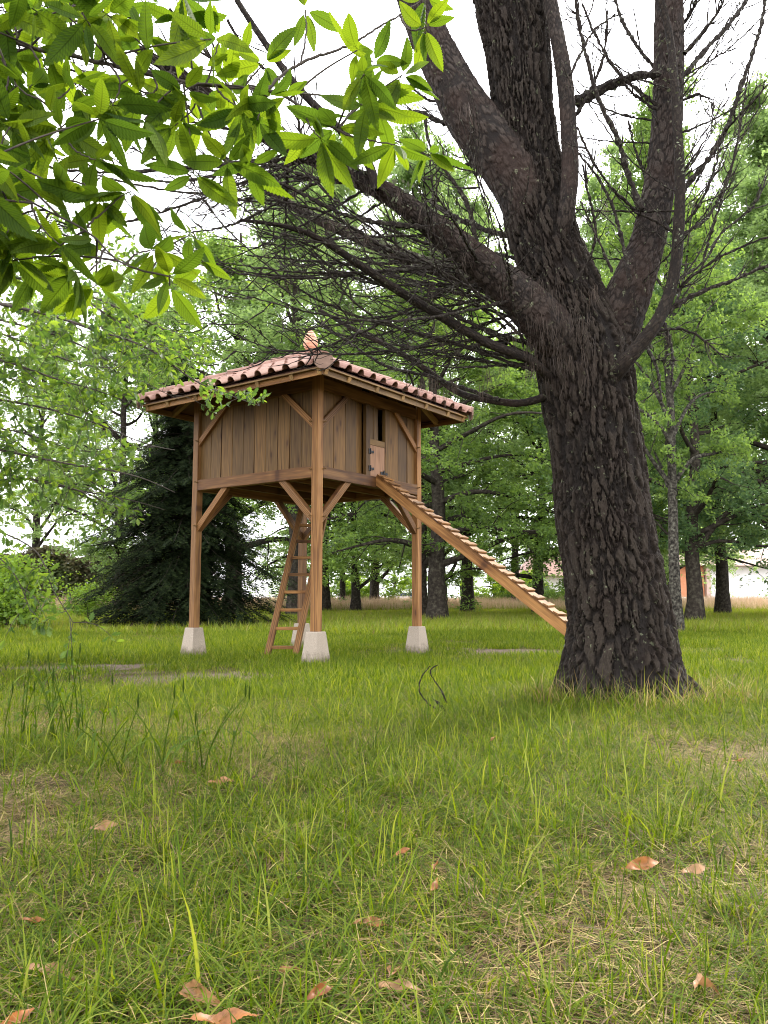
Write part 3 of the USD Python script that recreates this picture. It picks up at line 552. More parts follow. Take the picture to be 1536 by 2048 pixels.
limbG = limb([(1090, 660), (1040, 610), (985, 575), (900, 545), (823, 518), (700, 468), (601, 421), (520, 370), (440, 310)], np.linspace(7.5, 8.4, 9), [34, 26, 20, 18, 15, 12, 10, 8, 6], 110, 400, 37, .03, .05, .008)
limbK = limb([(752, 380), (738, 330), (700, 280), (655, 235), (600, 180), (540, 100), (480, 10), (440, -60)], np.linspace(6.55, 6.3, 8), [10, 10, 9, 8, 8, 7, 6, 5], 70, 260, 38, .02, .04, .005, 'pine_bark')
limb([(1110, 770), (1057, 720), (985, 690), (908, 648), (830, 602), (763, 559), (698, 515), (613, 466), (480, 440)], [7.2, 6.95, 6.85, 6.75, 6.6, 6.45, 6.3, 6.1, 5.9], [10, 10, 10, 10, 9.5, 9, 8, 6, 3.5], 80, 400, 39, .02, .04, .006, 'pine_bark')
limb([(1100, 790), (1040, 806), (980, 800), (930, 790), (880, 760), (800, 705), (720, 665), (640, 620)], np.linspace(7.3, 8.4, 8), [9, 8, 7.5, 7, 6.5, 6, 5, 3], 70, 300, 40, .02, .04, .005)
# thinner branches, each with its side twigs
prn = np.random.default_rng(77)
nee = MB(); lich = MB()
def bumps(n, s=.25): return 1 + s * prn.standard_normal(n)
def needles_at(p, n, ln=.16):
    for _ in range(n):
        o = p + prn.normal(0, .02, 3); l = ln * prn.uniform(.5, 1.2); dx = prn.normal(0, .035, 2)
        w = unit(np.r_[prn.normal(0, 1, 2), 0]) * .0013
        a0, a1, a2 = o, o + np.r_[dx * .4, -l * .5], o + np.r_[dx, -l]
        nee.add([a0 - w, a0 + w, a1 + w, a1 - w, a2], [[0, 1, 2], [0, 2, 3], [3, 2, 4]], prn.random())
def lichen_at(p, n, s=.02):
    for _ in range(n):
        o = p + prn.normal(0, s, 3); d1, d2 = unit(prn.normal(0, 1, (2, 3))) * s * prn.uniform(.4, .9)
        lich.add([o, o + d1, o + d1 + d2, o + d2], [[0, 1, 2], [0, 2, 3]], prn.random())
def branch(ctrl, r0, r1, twigs=5, tl=(.15, .5), needle=0.0, name='branch', droop=0.0, lic=.3):
    """One dead branch as a part: a knobbly stem with upturned side twigs."""
    mb = MB(); p = curve(ctrl, 26); n = len(p)
    Lb = np.linalg.norm(np.diff(p, axis=0), axis=1).sum()
    n = int(np.clip(Lb / .03, 14, 70)); p = curve(ctrl, n) + prn.normal(0, .0035, (n, 3))
    rr = np.linspace(r0, r1, n) * np.clip(bumps(n, .22), .65, 1.6)
    v, f = tube(p, rr, 6 if r0 > .012 else 5); mb.add(v, f)
    t = unit(np.gradient(p, axis=0))
    for _ in range(twigs):
        i = int(prn.integers(int(n * .18), n - 1)); s = prn.uniform(*tl) * (1 - .45 * i / n)
        d = unit(t[i] * .75 + unit(np.cross(t[i], prn.normal(0, 1, 3))) * prn.uniform(.45, .95))
        e = p[i] + d * s * .55 - UP * droop * s * .15; g = p[i] + unit(d + t[i] * .35) * s + UP * s * prn.uniform(-.02, .30)
        c = curve([p[i], e, g], max(6, int(s / .04))) ; c = c + prn.normal(0, .003, c.shape)
        rt = min(r0 * .45, .0065)
        v, f = tube(c, np.linspace(rt, .0022, len(c)) * np.clip(bumps(len(c), .3), .6, 1.7), 4); mb.add(v, f)
        if prn.random() < .55 and s > .2:
            k = len(c) // 2; h2 = s * .45; d2 = unit(d + prn.normal(0, .6, 3))
            c2 = curve([c[k], c[k] + d2 * h2 * .6, c[k] + d2 * h2 + UP * h2 * .2], 6); v, f = tube(c2, np.linspace(.0035, .0018, 6), 4); mb.add(v, f)
        if prn.random() < needle: needles_at(c[int(prn.integers(0, len(c)))], int(prn.integers(4, 14)))
        if prn.random() < lic: lichen_at(c[int(prn.integers(0, len(c)))], 3, .012)
    for i in range(0, n, 3):
        if prn.random() < lic: lichen_at(p[i], 3, .6 * rr[i] + .008)
        if prn.random() < needle * .35: needles_at(p[i], int(prn.integers(4, 16)))
    obj(name, mb.mesh(), M['twig_bark'], pine)
def pbranch(pts, Y0, Y1, w0, w1, **kw):
    Ys = np.linspace(Y0, Y1, len(pts)); branch([at(x, y, Y) for (x, y), Y in zip(pts, Ys)], w0 / 2 * Y0 / F_PX, w1 / 2 * Y1 / F_PX, **kw)
# right-hand side, seen against the sky
for pts, w0, w1, tw in [
    ([(1365, 382), (1420, 314), (1450, 262), (1483, 170), (1524, 41), (1532, -20)], 13, 6, 7), ([(1362, 456), (1398, 410), (1431, 328), (1442, 270)], 9, 4, 4), ([(1364, 470), (1414, 435), (1444, 383), (1472, 300), (1485, 215)], 9, 3, 6),
    ([(1368, 152), (1420, 90), (1458, 49), (1500, -10)], 12, 7, 4), ([(1370, 108), (1403, 68), (1425, 41), (1448, 0)], 11, 6, 6), ([(1450, 262), (1485, 224), (1545, 160)], 7, 4, 3), ([(1400, 545), (1431, 437), (1458, 355), (1482, 240), (1500, 120)], 6, 3, 5),
    ([(1150, 206), (1212, 175), (1272, 153), (1320, 148)], 24, 14, 8), ([(1260, 560), (1223, 410), (1185, 340), (1150, 300)], 9, 4, 5), ([(1285, 420), (1248, 322), (1237, 281), (1206, 219), (1179, 137), (1157, 41), (1150, -30)], 13, 7, 8), ([(1296, 366), (1267, 287), (1256, 240)], 6, 3, 3),
    ([(1322, 150), (1267, 82), (1239, 27), (1224, -30)], 9, 5, 5), ([(1324, 216), (1247, 156), (1201, 90), (1165, 10)], 9, 4, 6), ([(1335, 232), (1283, 200), (1250, 170)], 7, 4, 3), ([(1285, 432), (1247, 399), (1201, 347), (1155, 255)], 8, 4, 6), ([(1351, 468), (1308, 440), (1270, 425)], 7, 4, 2), ([(1225, 545), (1185, 454), (1160, 400)], 6, 3, 3),
    ([(1325, 632), (1388, 590), (1468, 560), (1545, 525)], 12, 6, 10), ([(1330, 612), (1400, 540), (1470, 500), (1545, 470)], 8, 4, 9), ([(1300, 665), (1370, 660), (1420, 690), (1450, 720)], 6, 3, 6), ([(1325, 640), (1345, 700), (1342, 760)], 8, 4, 4), ([(1290, 690), (1315, 740), (1322, 800)], 9, 4, 5), ([(1355, 60), (1385, 20), (1400, -30)], 9, 5, 3),
    ([(1140, 150), (1165, 100), (1190, 60), (1230, 30)], 7, 3, 4), ([(1140, 250), (1170, 200), (1205, 120), (1215, 20)], 8, 4, 5), ([(1365, 200), (1400, 190), (1430, 215)], 6, 3, 3), ([(1155, 560), (1190, 480), (1180, 400), (1165, 330)], 8, 4, 5), ([(1350, 560), (1410, 520), (1440, 470), (1500, 420), (1540, 330)], 7, 3, 7)]:
    Y = prn.uniform(6.7, 7.4); pbranch(pts, Y, Y + prn.uniform(-.5, .5), w0, w1, twigs=tw + 3, tl=(.12, .5), needle=.12, lic=.55)
# left-hand fan: drawn ones first
for pts, Y0, Y1, w0, w1, tw in [
    ([(1000, 800), (908, 770), (850, 750), (783, 736), (720, 700), (632, 640)], 7.4, 8.8, 9, 4, 8), ([(1062, 722), (960, 700), (860, 672), (760, 640), (690, 585), (640, 520)], 7.2, 6.2, 10, 3, 10), ([(1075, 690), (960, 655), (850, 600), (740, 560), (640, 500), (560, 470)], 7.3, 6.0, 11, 3, 10),
    ([(1045, 600), (930, 590), (820, 560), (700, 530), (600, 520), (490, 510)], 7.4, 8.0, 10, 3, 10), ([(960, 530), (860, 525), (760, 490), (680, 440), (600, 410), (490, 395)], 7.0, 6.2, 12, 3, 10), ([(880, 460), (800, 450), (690, 430), (610, 390), (500, 345), (400, 320)], 6.8, 5.9, 12, 4, 10),
    ([(1055, 478), (1000, 468), (960, 455), (900, 430), (860, 400)], 7.4, 7.9, 14, 9, 5), ([(1065, 522), (1010, 512), (950, 500), (890, 505), (850, 480)], 7.5, 8.0, 8, 4, 4), ([(1040, 555), (985, 545), (950, 470), (930, 400), (890, 340), (860, 290), (850, 230)], 7.0, 6.7, 13, 5, 8), ([(995, 245), (940, 235), (890, 245), (840, 225), (790, 230)], 7.4, 8.0, 16, 8, 5),
    ([(1055, 320), (1000, 310), (930, 330), (880, 325), (830, 300)], 7.6, 8.2, 10, 5, 5), ([(985, 225), (930, 215), (900, 205), (860, 200), (820, 170)], 7.4, 7.8, 9, 5, 4), ([(700, 350), (620, 355), (540, 330), (470, 335), (400, 330)], 6.5, 5.8, 8, 3, 8), ([(640, 325), (600, 260), (590, 200), (570, 140)], 6.4, 6.2, 8, 4, 6),
    ([(550, 285), (500, 330), (440, 350), (380, 360)], 6.3, 5.6, 7, 3, 6), ([(480, 245), (450, 160), (400, 90), (340, 20)], 6.3, 6.2, 8, 5, 6), ([(420, 195), (380, 160), (250, 150), (120, 160), (60, 150)], 6.2, 5.6, 8, 4, 6), ([(330, 130), (290, 60), (240, 20), (170, -20)], 6.2, 6.0, 10, 6, 6), ([(210, 60), (190, 130), (160, 250)], 6.2, 6, 5, 3, 4), ([(455, 40), (500, 110), (560, 160)], 6.2, 6.4, 6, 4, 4)]:
    pbranch(pts, Y0, Y1, w0, w1, twigs=tw + 7, tl=(.2, .75), needle=.10, lic=.5)
# and the rest of the fan, sweeping out to the left with upturned tips
src = [(1062, 600, 7.2, 815), (960, 520, 7.0, 560), (860, 450, 6.7, 470)]
hosts = []
for k in range(70):
    if k < 32: p0 = at(1070 - prn.uniform(0, 60), prn.uniform(545, 790), prn.uniform(7.0, 7.7))
    else: p0 = (limbF if k % 3 else limbG)[int(prn.integers(8, 46))]
    ln = prn.uniform(.8, 3.3); az = prn.normal(.1, .75)
    d = np.array([-math.cos(az), math.sin(az), 0]); rise = prn.normal(.16, .22); bow = prn.uniform(.02, .16); sd = np.array([d[1], -d[0], 0]) * prn.normal(0, .10) * ln
    c = [p0, p0 + d * ln * .3 + sd * .5 + UP * ln * (rise * .3 - bow * .6), p0 + d * ln * .65 + sd + UP * ln * (rise * .6 - bow), p0 + d * ln + UP * ln * rise]
    if any(735 < pix(q)[1] < 1100 and 500 < pix(q)[0] < 985 for q in curve(c, 12)): continue
    branch(c, prn.uniform(.007, .011) + ln * prn.uniform(.001, .004), .003, twigs=int(3 + ln * 3.6), tl=(.2, .95), needle=.09, lic=.5)
for k in range(30):                                               # thin dead wood on the right-hand limbs
    P = (limbC, limbD)[k % 2]; p0 = P[int(prn.integers(10, 56))]; ln = prn.uniform(.5, 1.7); sg = -1 if k % 3 == 0 else 1
    d = unit(np.array([sg * prn.uniform(.3, 1), prn.normal(0, .5), prn.uniform(.2, 1.1)])); c = [p0, p0 + d * ln * .4 - UP * ln * .05, p0 + d * ln * .75 + prn.normal(0, .04, 3), p0 + d * ln + UP * ln * .12]
    branch(c, prn.uniform(.006, .012), .0025, twigs=int(3 + ln * 4), tl=(.12, .55), needle=.08, lic=.5)
# needles caught on limbs and fork, lichen on the limbs
for P, r in ((limbF, .10), (limbG, .05)):
    for i in range(4, 40):
        for _ in range(2):
            needles_at(P[i] + np.array([0, -.06, -.02]) + prn.normal(0, r * .6, 3), 9, .2)
        lichen_at(P[i] + np.array([0, -.08, .03]), 12, .05)
for _ in range(60): needles_at(at(prn.uniform(1050, 1190), prn.uniform(560, 760), 6.85), 8, .2)
for _ in range(26):
    q = at(prn.uniform(830, 1060), prn.uniform(560, 800), prn.uniform(6.7, 7.6))
    needles_at(q, 14, .22)
for P in (limbC, limbD):
    for i in range(2, 60, 2):
        if prn.random() < .6: lichen_at(P[i] + np.array([prn.normal(0, .08), -.12, 0]), 8, .03)
v, f = nee.mesh(); obj('hanging_needles', (v, f), M['needles'], pine, False, {'rnd': nee.attr()}, kind='stuff')
v, f = lich.mesh(); obj('lichen_tufts', (v, f), M['lichen'], pine, False, {'rnd': lich.attr()}, kind='stuff')
# ------------------------------------------------------------------ leaves
def chestnut_leaf(rg):
    """A long toothed leaf: base at the origin, tip along +x, lower side down. Returns vertices, faces, st."""
    n = 29; t = np.linspace(0, 1, n); w = .5 * np.sin(np.pi * t ** .82) ** .8 * (1 - .18 * t); w[0] = w[-1] = 0.004
    w = w * .40; tooth = np.where(np.arange(n) % 2 == 0, 1.0, .90); fold = rg.uniform(.05, .6); curl = rg.uniform(-.15, .55); tw = rg.normal(0, .18); bend = rg.normal(0, .10)
    V, UV = [], []
    for i in range(n):
        for u in (-1, -.5, 0, .5, 1):
            wy = u * w[i] * (tooth[i] if abs(u) == 1 else 1)
            fx = t[i] + abs(u) * w[i] * .33 * (1 - t[i]) + (.018 if abs(u) == 1 and i % 2 == 0 else 0)
            z = -abs(wy) * fold * .8 - curl * t[i] ** 2 + .010 * math.sin(i * np.pi) + (.006 if i % 2 else -.006) * (abs(u) > 0) + tw * t[i] * wy
            V.append((fx, wy + bend * t[i] ** 2, z)); UV.append((u, t[i]))
    V = np.array(V); f = []
    for i in range(n - 1):
        for k in range(4): a = i * 5 + k; f += [[a, a + 1, a + 6], [a, a + 6, a + 5]]
    # stalk
    s = len(V); V = np.vstack([V, [[-.10, -.006, .02], [-.10, .006, .02], [.0, .008, 0], [.0, -.008, 0]]]); UV += [(0, 0)] * 4
    f += [[s, s + 1, s + 2], [s, s + 2, s + 3]]
    return V, np.array(f), np.array(UV)
def place(V, p, x, n, s):
    x = unit(x); n = unit(n - x * (n @ x)); y = np.cross(n, x)
    return p + s * (V[:, :1] * x + V[:, 1:2] * y + V[:, 2:3] * n)
def oak_leaf(rg, lobes=4):
    """A lobed leaf about 24 triangles; base at the origin, tip along +x."""
    n = lobes * 2 + 2; t = np.linspace(0, 1, n); w = .34 * np.sin(np.pi * np.clip(t * .93 + .04, 0, 1)) ** .9 * (.6 + .6 * t); w = w * np.where(np.arange(n) % 2 == 1, 1.0, .55); w[0] = .02
    V = []; curl = rg.uniform(-.2, .4); fo = rg.uniform(.0, .5)
    for i in range(n):
        for u in (-1, 0, 1): V.append((t[i] + .03 * abs(u) * (i % 2), u * w[i], -fo * abs(u) * w[i] - curl * t[i] ** 2))
    f = []
    for i in range(n - 1):
        for k in range(2): a = i * 3 + k; f += [[a, a + 1, a + 4], [a, a + 4, a + 3]]
    return np.array(V), np.array(f)

# ------------------------------------------------------------------ chestnut tree: its branches reach in over the top left
crn = np.random.default_rng(42)
chest = Thing('chestnut_tree', 'chestnut tree reaching in overhead with large toothed green leaves', 'tree', (-3.6, 2.2, 0))
tk = curve([(-3.6, 2.2, -.1), (-3.5, 2.25, 1.2), (-3.55, 2.3, 2.6), (-3.3, 2.4, 4.2), (-3.2, 2.6, 6.0)], 40)
obj('trunk', tube(tk, np.linspace(.19, .08, 40) * (1 + .5 * np.exp(-np.linspace(0, 6, 40) * 3)), 16), M['oak_bark'], chest, True)
whorls = []
def cbranch(pts, Ys, w0, w1, root=None, leafy=True, name='branch'):
    Ys = np.broadcast_to(np.asarray(Ys, float), (len(pts),)); c = [at(x, y, Y) for (x, y), Y in zip(pts, Ys)]
    if root is not None: c = list(root) + c
    n = max(10, len(c) * 7); p = curve(c, n) + crn.normal(0, .0012, (n, 3))
    obj(name, tube(p, np.linspace(w0, w1, n) / 2 * Ys.mean() / F_PX * np.clip(1 + .07 * crn.standard_normal(n), .8, 1.3), 8), M['branch_bark'], chest, True)
    if leafy: whorls.append((p[-1], unit(p[-1] - p[-4])))
    return p
b1 = cbranch([(-40, 66), (0, 75), (60, 95), (130, 108), (220, 130), (300, 150), (430, 172), (500, 176), (550, 183), (600, 215), (640, 243), (672, 258)], np.linspace(2.35, 2.5, 12), 17, 6, [(-3.3, 2.4, 4.0), (-2.4, 2.3, 3.35), (-1.5, 2.3, 2.75)])
cbranch([(535, 180), (556, 158), (600, 128), (650, 108), (700, 90), (745, 62), (800, 30), (850, -5)], np.linspace(2.43, 2.5, 8), 7, 3)
b2 = cbranch([(-40, 60), (0, 110), (20, 150), (40, 180), (90, 206), (110, 235), (125, 258)], np.linspace(2.2, 2.2, 7), 8, 4, [(-3.4, 2.35, 3.2), (-2.3, 2.2, 2.95), (-1.5, 2.2, 2.72)])
b3 = cbranch([(-40, 358), (0, 376), (60, 402), (100, 425), (165, 458), (210, 495), (250, 530), (300, 545), (340, 552)], np.linspace(2.05, 2.25, 9), 9, 4, [(-3.5, 2.3, 2.7), (-2.4, 2.1, 2.4), (-1.5, 2.05, 2.1)])
b4 = cbranch([(-40, 290), (0, 318), (40, 335), (80, 355), (110, 370)], 2.15, 7, 4, [(-3.5, 2.3, 2.8), (-2.4, 2.2, 2.5), (-1.5, 2.15, 2.25)])
b5 = cbranch([(-60, 480), (0, 505), (60, 515), (120, 512)], 2.5, 9, 4, [(-3.5, 2.3, 2.2), (-2.4, 2.4, 2.05), (-1.6, 2.5, 1.95)])
for pts, Y in [([(34, 78), (45, 55), (85, 18)], 2.36), ([(34, 78), (28, 50), (10, 30)], 2.3), ([(412, 168), (425, 130), (440, 75)], 2.44), ([(268, 142), (285, 105), (290, 70)], 2.4), ([(395, 166), (392, 205), (350, 250)], 2.44), ([(393, 205), (405, 235), (430, 290), (455, 325)], 2.48), ([(308, 152), (312, 180), (280, 190)], 2.4),
    ([(485, 176), (505, 152), (528, 128)], 2.45), ([(610, 222), (625, 260), (640, 275)], 2.47), ([(672, 258), (700, 272), (745, 282), (790, 290)], 2.45), ([(672, 262), (720, 240), (755, 222)], 2.5), ([(700, 92), (735, 115), (745, 122)], 2.48), ([(165, 458), (205, 425), (240, 395), (256, 385)], 2.2), ([(90, 206), (120, 195), (150, 165)], 2.2), ([(125, 258), (150, 300), (190, 320)], 2.2), ([(110, 370), (140, 362), (200, 395)], 2.2), ([(60, 402), (80, 450), (120, 490)], 2.1),
    ([(250, 530), (270, 510), (310, 500)], 2.25), ([(120, 105), (140, 70), (130, 20)], 2.4), ([(200, 126), (215, 90), (230, 40)], 2.4), ([(340, 155), (345, 110), (360, 40)], 2.42), ([(800, 30), (820, 60), (850, 55)], 2.5), ([(600, 128), (612, 70), (610, 20)], 2.46), ([(20, 150), (5, 200), (-10, 230)], 2.2), ([(60, 95), (80, 140), (60, 175)], 2.3), ([(430, 172), (455, 200), (480, 215)], 2.4),
    ([(680, 255), (720, 205), (740, 190)], 2.55), ([(505, 178), (520, 205), (515, 240)], 2.45), ([(220, 130), (240, 165), (225, 210)], 2.36), ([(-20, 330), (10, 270), (20, 250)], 2.15), ([(0, 376), (20, 420), (15, 465)], 2.1), ([(100, 425), (70, 470), (30, 520)], 2.2), ([(300, 545), (330, 500), (380, 470)], 2.3), ([(210, 495), (180, 540), (150, 545)], 2.15), ([(430, 290), (470, 300), (500, 330)], 2.5)]:
    cbranch(pts, Y, 5, 2.6, name='twig')
for _ in range(175):                                               # further side twigs
    P = (b1, b1, b2, b3, b3, b4, b5)[int(crn.integers(0, 7))]; p = P[int(crn.integers(int(len(P) * .3), len(P)))]
    e = p + unit(crn.normal(0, 1, 3) * [1, .8, .8]) * crn.uniform(.10, .42); c = curve([p, (p + e) / 2 + UP * .015, e], 8)
    px = 768 + F_PX * e[0] / e[1]; py = 1194 - F_PX * (e[2] - .95) / e[1]
    if py > 560 or (px > 420 and py > 345): continue
    obj('twig', tube(c, np.linspace(.0035, .002, 8), 6), M['branch_bark'], chest, True); whorls.append((e, unit(e - p)))
leaves = []
for p, d in whorls:                                               # a rosette of leaves spread flat and drooping at each twig end
    n = int(crn.integers(5, 8)); a0 = crn.uniform(0, 6.28)
    ax = unit(np.array([0, .50, .85]) + crn.normal(0, .24, 3)); s1 = unit(np.cross(ax, [0.2, 1, .1])); s2 = np.cross(ax, s1)
    for k in range(n):
        a = a0 + k * 6.283 / n + crn.normal(0, .42); x = unit(s1 * math.cos(a) + s2 * math.sin(a) - ax * crn.uniform(-.1, .45) + np.array([0, 0, -.10]))
        leaves.append((p + x * .014, x, unit(ax + crn.normal(0, .34, 3)), crn.uniform(.08, .17)))
for P, lo, cnt in ((b1, 14, 90), (b2, 12, 50), (b3, 12, 90), (b4, 10, 50), (b5, 10, 44)):
    for _ in range(cnt):
        p = P[int(crn.integers(lo, len(P)))]; ax = unit(np.array([0, .50, .85]) + crn.normal(0, .33, 3)); s1 = unit(np.cross(ax, [0.2, 1, .1])); s2 = np.cross(ax, s1)
        a = crn.uniform(0, 6.28); x = unit(s1 * math.cos(a) + s2 * math.sin(a) - ax * .1)
        leaves.append((p + x * crn.uniform(.02, .10) + crn.normal(0, .03, 3), x, ax, crn.uniform(.07, .15)))
print('chestnut leaves', len(leaves))
rest = MB(); order = crn.permutation(len(leaves)); variants = [chestnut_leaf(crn) for _ in range(24)]
for c, i in enumerate(order):
    p, x, nrm, s = leaves[i]; V, f, uv = variants[i % 24]
    if c < 298: obj('leaf', (place(V, p, x, nrm, s), f), M['chestnut_leaf'], chest, 60 and False, {'rnd': crn.random()}, uv)
    else:
        rest.add(place(V, p, x, nrm, s), f, crn.random()); rest.uv = getattr(rest, 'uv', []) + [uv]
if rest.n:
    v, f = rest.mesh(); obj('foliage', (v, f), M['chestnut_leaf'], chest, False, {'rnd': rest.attr()}, np.vstack(rest.uv), kind='stuff')

# ------------------------------------------------------------------ oak reaching in from the left
ork = np.random.default_rng(9)
oak = Thing('near_oak_tree', 'oak whose low leafy branches hang in from the left edge', 'tree', (-7.2, 9.0, 0))
obj('trunk', tube(curve([(-7.2, 9, -.1), (-7.1, 9, 2), (-7.3, 9.1, 4.5), (-7.0, 9.2, 8), (-6.9, 9.2, 11)], 40), np.linspace(.30, .12, 40), 18), M['oak_bark'], oak, True)
bl = []
OV_ = [oak_leaf(ork) for _ in range(16)]
def free(p):
    px, py = pix(p)
    return not ((px > 255 + 50 * math.sin(py * .05) and py > 770 and not (395 < px < 530 and 745 < py < 835)) or (px > 440 and 620 < py < 770))
def oleaf(p, x, n, s):
    if not free(p): return                                        # the crown ends where the house begins, but for one spray
    bl.append((p, x, n, s))
def obranch(pts, Ys, w0, root, dens=1.0, spread=.45):
    Ys = np.broadcast_to(np.asarray(Ys, float), (len(pts),)); c = [np.array(root)] + [at(x, y, Y) for (x, y), Y in zip(pts, Ys)]
    n = len(c) * 9; p = curve(c, n); mb = MB(); v, f = tube(p, np.linspace(w0, .004, n), 7); mb.add(v, f)
    st = int(n * .22); Lb = np.linalg.norm(np.diff(p, axis=0), axis=1).sum()
    t = unit(np.gradient(p, axis=0))
    for _ in range(int(Lb * 19 * dens)):
        i = int(ork.integers(st, n)); d = unit(t[i] * .5 + ork.normal(0, 1, 3) * np.array([.8, .9, .55]) + np.array([0, 0, -.05])); l = spread * ork.uniform(.5, 1.7)
        tw = curve([p[i], p[i] + d * l * .5 + UP * .03, p[i] + d * l - UP * l * ork.uniform(0, .3)], 7)
        if not free(tw[-1]): continue
        v, f = tube(tw, np.linspace(.0045, .0018, 7), 4); mb.add(v, f)
        for _ in range(int(ork.integers(7, 14))):
            q = tw[int(ork.integers(2, 7))]; x = unit(d * .6 + ork.normal(0, .7, 3) + np.array([0, 0, -.15]))
            oleaf(q + x * .012, x, np.array([ork.normal(0, .5), ork.normal(.45, .45), .85]), ork.uniform(.06, .115))
    obj('branch', mb.mesh(), M['branch_bark'], oak, True)
obranch([(-150, 585), (0, 608), (132, 640), (198, 663), (281, 690), (395, 764), (470, 795), (519, 812)], np.linspace(8.4, 9.9, 8), .035, (-7.1, 9.0, 3.6), .95)
obranch([(-150, 700), (0, 720), (120, 760), (220, 790), (300, 830)], np.linspace(8.6, 9.6, 5), .03, (-7.1, 9.0, 3.0))
obranch([(-150, 880), (0, 900), (150, 930), (280, 955), (350, 985)], np.linspace(8.8, 9.8, 5), .03, (-7.1, 9.0, 2.4))
obranch([(-100, 990), (0, 960), (100, 965), (180, 990), (290, 1050)], np.linspace(9.3, 10.2, 5), .025, (-7.1, 9.0, 2.0), .9)
obranch([(-100, 1020), (9, 1067), (79, 1111), (105, 1177), (130, 1218), (146, 1245)], np.linspace(8.4, 8.7, 6), .022, (-7.1, 9.0, 2.2), .25, .3)
obranch([(-120, 1090), (10, 1125), (45, 1180), (60, 1220)], np.linspace(8.2, 8.5, 4), .02, (-7.1, 9.0, 1.9), .5, .3)
obranch([(-120, 470), (0, 500), (120, 565), (230, 640), (320, 690), (390, 720)], np.linspace(9.0, 10.6, 6), .035, (-7.1, 9.1, 4.6), 1.0)
obranch([(-100, 790), (60, 810), (200, 850), (300, 890), (350, 900)], np.linspace(9.2, 10.3, 5), .03, (-7.1, 9.0, 2.9), 1.0)
obranch([(-100, 540), (60, 560), (200, 600), (330, 660), (440, 700)], np.linspace(10.5, 12.5, 5), .035, (-7.0, 9.2, 5.0), 1.0, .6)
obranch([(-100, 640), (60, 690), (170, 730), (260, 735)], np.linspace(9.8, 11, 4), .03, (-7.1, 9.1, 3.8), 1.0, .5)
obranch([(-80, 850), (60, 870), (150, 900), (230, 900)], np.linspace(10.5, 11.5, 4), .03, (-7.1, 9.1, 3.1), 1.0, .5)
obranch([(-100, 930), (60, 960), (180, 985), (260, 1000), (330, 1020)], np.linspace(11, 12.5, 5), .03, (-7.0, 9.2, 2.6), .8, .5)
obranch([(-100, 620), (40, 650), (160, 690), (280, 760), (360, 800)], np.linspace(11, 12.6, 5), .03, (-7.0, 9.2, 4.2), 1.0, .6)
obranch([(-100, 430), (60, 450), (200, 500), (330, 560), (480, 600)], np.linspace(12, 14.0, 5), .035, (-7.0, 9.2, 6.0), 1.0, .7)
obranch([(-60, 740), (60, 770), (180, 830), (270, 860)], np.linspace(12, 12.9, 4), .03, (-7.0, 9.2, 3.6), 1.0, .6)
big = np.argsort([-s / np.linalg.norm(p - EYE) for p, x, n, s in bl])
first = set(big[:290].tolist()); rest = MB()
for i, (p, x, n, s) in enumerate(bl):
    V, f = OV_[i % 16]
    if i in first: obj('leaf', (place(V, p, x, n, s), f), M['oak_leaf'], oak, False, {'rnd': ork.random()})
    else: rest.add(place(V, p, x, n, s), f, ork.random())
v, f = rest.mesh(); obj('foliage', (v, f), M['oak_leaf'], oak, False, {'rnd': rest.attr()}, kind='stuff')
print('oak leaves', len(bl))
